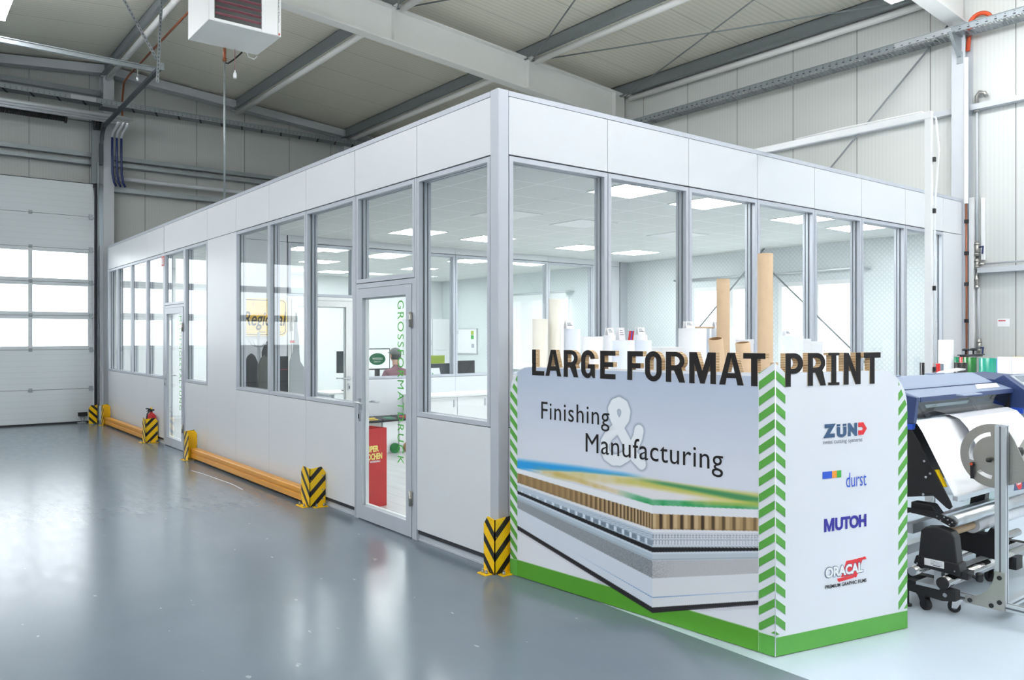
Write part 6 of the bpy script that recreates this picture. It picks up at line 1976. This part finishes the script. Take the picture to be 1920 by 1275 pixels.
t = pe = thing('person', 'person in mauve shirt and grey flat cap seated at the screen, back turned', 'person', (2.90, 6.40, 0.003))
PX, PQ = 2.90, 6.40
def P_(x, y, z): return (x, y, z)
J = [((0, 0, 0.53), (0.15, 0.12)), ((0, -0.02, 0.68), (0.145, 0.11)), ((0, 0.0, 0.88), (0.165, 0.115)), ((0, 0.03, 1.04), (0.15, 0.095)), ((0, 0.045, 1.13), (0.060, 0.060)),
     ((0.17, 0.04, 1.05), (0.066, 0.066)), ((0.225, 0.10, 0.88), (0.050, 0.050)), ((0.215, 0.24, 0.80), (0.042, 0.042)), ((0.15, 0.40, 0.79), (0.034, 0.034)),
     ((-0.17, 0.04, 1.05), (0.066, 0.066)), ((-0.225, 0.10, 0.88), (0.050, 0.050)), ((-0.215, 0.24, 0.80), (0.042, 0.042)), ((-0.15, 0.40, 0.79), (0.034, 0.034)),
     ((0.09, 0.12, 0.53), (0.085, 0.085)), ((0.10, 0.42, 0.54), (0.065, 0.065)), ((0.10, 0.45, 0.28), (0.052, 0.052)), ((0.10, 0.42, 0.075), (0.042, 0.042)), ((0.10, 0.56, 0.045), (0.036, 0.036)),
     ((-0.09, 0.12, 0.53), (0.085, 0.085)), ((-0.10, 0.42, 0.54), (0.065, 0.065)), ((-0.10, 0.45, 0.28), (0.052, 0.052)), ((-0.10, 0.42, 0.075), (0.042, 0.042)), ((-0.10, 0.56, 0.045), (0.036, 0.036)),
     ((0, 0.055, 1.19), (0.052, 0.052))]
E_ = [(0, 1), (1, 2), (2, 3), (3, 4), (3, 5), (5, 6), (6, 7), (7, 8), (3, 9), (9, 10), (10, 11), (11, 12), (0, 13), (13, 14), (14, 15), (15, 16), (16, 17), (0, 18), (18, 19), (19, 20), (20, 21), (21, 22), (4, 23)]
body = skin_body('body', J, E_, 'shirt', pe)
hd = MB()
def blob(mb, c, rx, ry, rz, n=20, k=12, z0=-1.0, z1=1.0, f=None):
    vs = []
    for i in range(k + 1):
        t_ = z0 + (z1 - z0) * i / k
        s_ = math.sqrt(max(0.0, 1 - t_ * t_))
        for j in range(n):
            a = 2 * math.pi * j / n
            p = [rx * s_ * math.cos(a), ry * s_ * math.sin(a), rz * t_]
            if f: p = f(p)
            vs.append((c[0] + p[0], c[1] + p[1], c[2] + p[2]))
    mb.add(vs, [(i * n + j, i * n + (j + 1) % n, (i + 1) * n + (j + 1) % n, (i + 1) * n + j) for i in range(k) for j in range(n)], 0, True)
def face(p):
    x, y, z = p
    if z < 0: x *= 1 + 0.25 * z / 0.12; y = y * (1 + 0.10 * z / 0.12) + 0.012
    return [x, y, z]
hc = (0, 0.075, 1.315)
blob(hd, hc, 0.076, 0.094, 0.118, 24, 16, f=face)
blob(hd, (0, hc[1] + 0.100, hc[2] - 0.018), 0.014, 0.016, 0.024, 10, 6)
for s_ in (-1, 1):
    blob(hd, (s_ * 0.078, hc[1] - 0.005, hc[2] - 0.01), 0.010, 0.020, 0.032, 10, 6)
hd.cyl((0, 0.055, 1.17), (0, 0.065, 1.26), 0.054, 0.052, n=18, caps=False)
hd.build('head', 'skin', pe, local=True)
cp = MB()
blob(cp, (0, hc[1] - 0.004, hc[2] + 0.035), 0.088, 0.112, 0.088, 24, 8, z0=-0.15, z1=1.0)
cp.prism([(0.075 * math.cos(R(a)), 0.085 + 0.085 * math.sin(R(a))) for a in range(0, 181, 15)], lambda a, b, d: (a, hc[1] + b - 0.01, hc[2] + 0.045 - 0.12 * max(0, b - 0.085) + d), 0, 0.006)
cp.build('flat_cap', 'cap', pe, local=True)
hr = MB()
blob(hr, (0, hc[1] - 0.012, hc[2] - 0.005), 0.081, 0.092, 0.075, 24, 8, z0=-0.75, z1=0.35)
hr.build('hair', 'coat_olive', pe, local=True)
for s_ in (-1, 1):
    h = MB()
    blob(h, (s_ * 0.13, 0.455, 0.782), 0.036, 0.045, 0.014, 14, 8)
    for q in range(4):
        b = s_ * 0.13 + (q - 1.5) * 0.018
        L_ = (0.062, 0.074, 0.070, 0.054)[q]
        h.tube([(b, 0.475, 0.785), (b, 0.475 + L_ * 0.5, 0.790), (b, 0.475 + L_, 0.774)], 0.0085, n=8)
    h.tube([(s_ * 0.13 - s_ * 0.03, 0.45, 0.783), (s_ * 0.13 - s_ * 0.055, 0.475, 0.783), (s_ * 0.13 - s_ * 0.06, 0.50, 0.776)], 0.009, n=8)
    h.build('hand', 'skin', pe, local=True)
tr_ = MB()
for s_ in (-1, 1):
    tr_.tube([(s_ * 0.09, 0.02, 0.53), (s_ * 0.095, 0.20, 0.535), (s_ * 0.10, 0.41, 0.535), (s_ * 0.10, 0.455, 0.48), (s_ * 0.10, 0.45, 0.28), (s_ * 0.10, 0.43, 0.10)], 0.092, n=16)
tr_.build('trousers', 'trousers', pe, local=True)
t = thing('office_chair', 'dark office chair under the seated person', 'chair', (2.90, 6.38, 0.003))
m = MB(); m.lathe((0, 0.02, 0.385), [(0, 0), (0.22, 0.0), (0.235, 0.02), (0.22, 0.045), (0, 0.045)], n=24); m.build('seat', 'black', t, local=True)
m = MB(); m.prism([(-0.19, 0.50), (0.19, 0.50), (0.17, 0.88), (-0.17, 0.88)], lambda a, b, d: (a, -0.20 + d - 0.04 * (b - 0.5), b), 0, 0.03); m.build('backrest', 'black', t, local=True, bevel=0.01)
m = MB(); m.beam((0, -0.14, 0.40), (0, -0.20, 0.52), 0.05, 0.012); m.cyl((0, 0.02, 0.08), (0, 0.02, 0.385), 0.025, n=12); m.build('column', 'black_metal', t, local=True)
for a in range(0, 360, 72):
    m = MB(); m.beam((0, 0.02, 0.085), (0.26 * math.cos(R(a)), 0.02 + 0.26 * math.sin(R(a)), 0.065), 0.04, 0.025); m.cyl((0.26 * math.cos(R(a)), 0.02 + 0.26 * math.sin(R(a)) - 0.02, 0.026), (0.26 * math.cos(R(a)), 0.02 + 0.26 * math.sin(R(a)) + 0.02, 0.026), 0.025, n=12); m.build('leg', 'black_metal', t, local=True)
# tall cupboards, whiteboard, roller blind
for k in range(2):
    x = 6.27 + 0.545 * k
    t = thing('tall_cupboard', ('tall white cupboard left in the far corner of the rear room', 'tall white cupboard right in the far corner of the rear room')[k], 'cupboard', (x + 0.27, 11.8, 0.003), 'tall cupboards in the rear room')
    m = MB(); m.box(x, x + 0.54, 11.60, 12.035, 0.004, 2.03); m.build('cupboard_body', 'white', t)
    for q in range(2):
        m = MB(); m.box(x + 0.003, x + 0.537, 11.58, 11.599, 0.06 + q * 1.24, (1.29, 2.025)[q]); o = m.build('door', 'white', t, bevel=0.002)
        m = MB(); m.box(x + 0.49, x + 0.505, 11.565, 11.5795, (1.0, 1.40)[q], (1.14, 1.54)[q]); m.build('handle', 'alu_bright', o)
t = thing('whiteboard', 'whiteboard with green notes on the window wall of the rear room', 'whiteboard', (7.35, 11.0, 1.5))
m = MB(); m.box(7.350, 7.3765, 10.55, 11.48, 1.21, 1.80); m.build('board_frame', 'alu_bright', t)
m = MB(); m.box(7.3465, 7.3495, 10.57, 11.46, 1.23, 1.78); m.build('writing_surface', 'paper', t)
for y, z, mt in ((10.72, 1.70, 'lime'), (10.72, 1.60, 'print_green'), (11.35, 1.72, 'vinyl_grey'), (10.70, 1.40, 'vinyl_grey')):
    m = MB(); m.box(7.3435, 7.3462, y - 0.055, y + 0.055, z - 0.045, z + 0.045); m.build('note', mt, t)
t = thing('roller_blind', 'white roller blind drawn down over the rear room window', 'blind', (7.3, 8.5, 2.5))
m = MB(); m.cyl((7.27, 7.30, 2.50), (7.27, 9.75, 2.50), 0.022, n=14); m.build('blind_tube', 'alu_bright', t)
M['blind'] = mat('white_blind_fabric', (246, 250, 250), 0.8, var=0.005)
m = MB(); m.box(7.269, 7.2705, 7.42, 9.66, 1.05, 2.485); m.build('blind_fabric', 'blind', t)
for y in (7.30, 8.5, 9.75):
    m = MB(); m.box(7.255, 7.3765, y - 0.008, y + 0.008, 2.49, 2.51); m.build('bracket', 'alu_bright', t)
for k, (y0, y1, z) in enumerate(((1.25, 4.70, 2.56),)):
    t = thing('blind_rail', 'grey blind tube on brackets above the front room windows', 'blind tube', (7.3, 3, z))
    m = MB(); m.cyl((7.30, y0, z), (7.30, y1, z), 0.018, n=12); m.build('blind_tube', 'alu_bright', t)
    for y in (y0 + 0.05, 2.8, y1 - 0.05):
        m = MB(); m.box(7.29, 7.3765, y - 0.012, y + 0.012, z - 0.03, z + 0.012); m.build('bracket', 'alu', t)
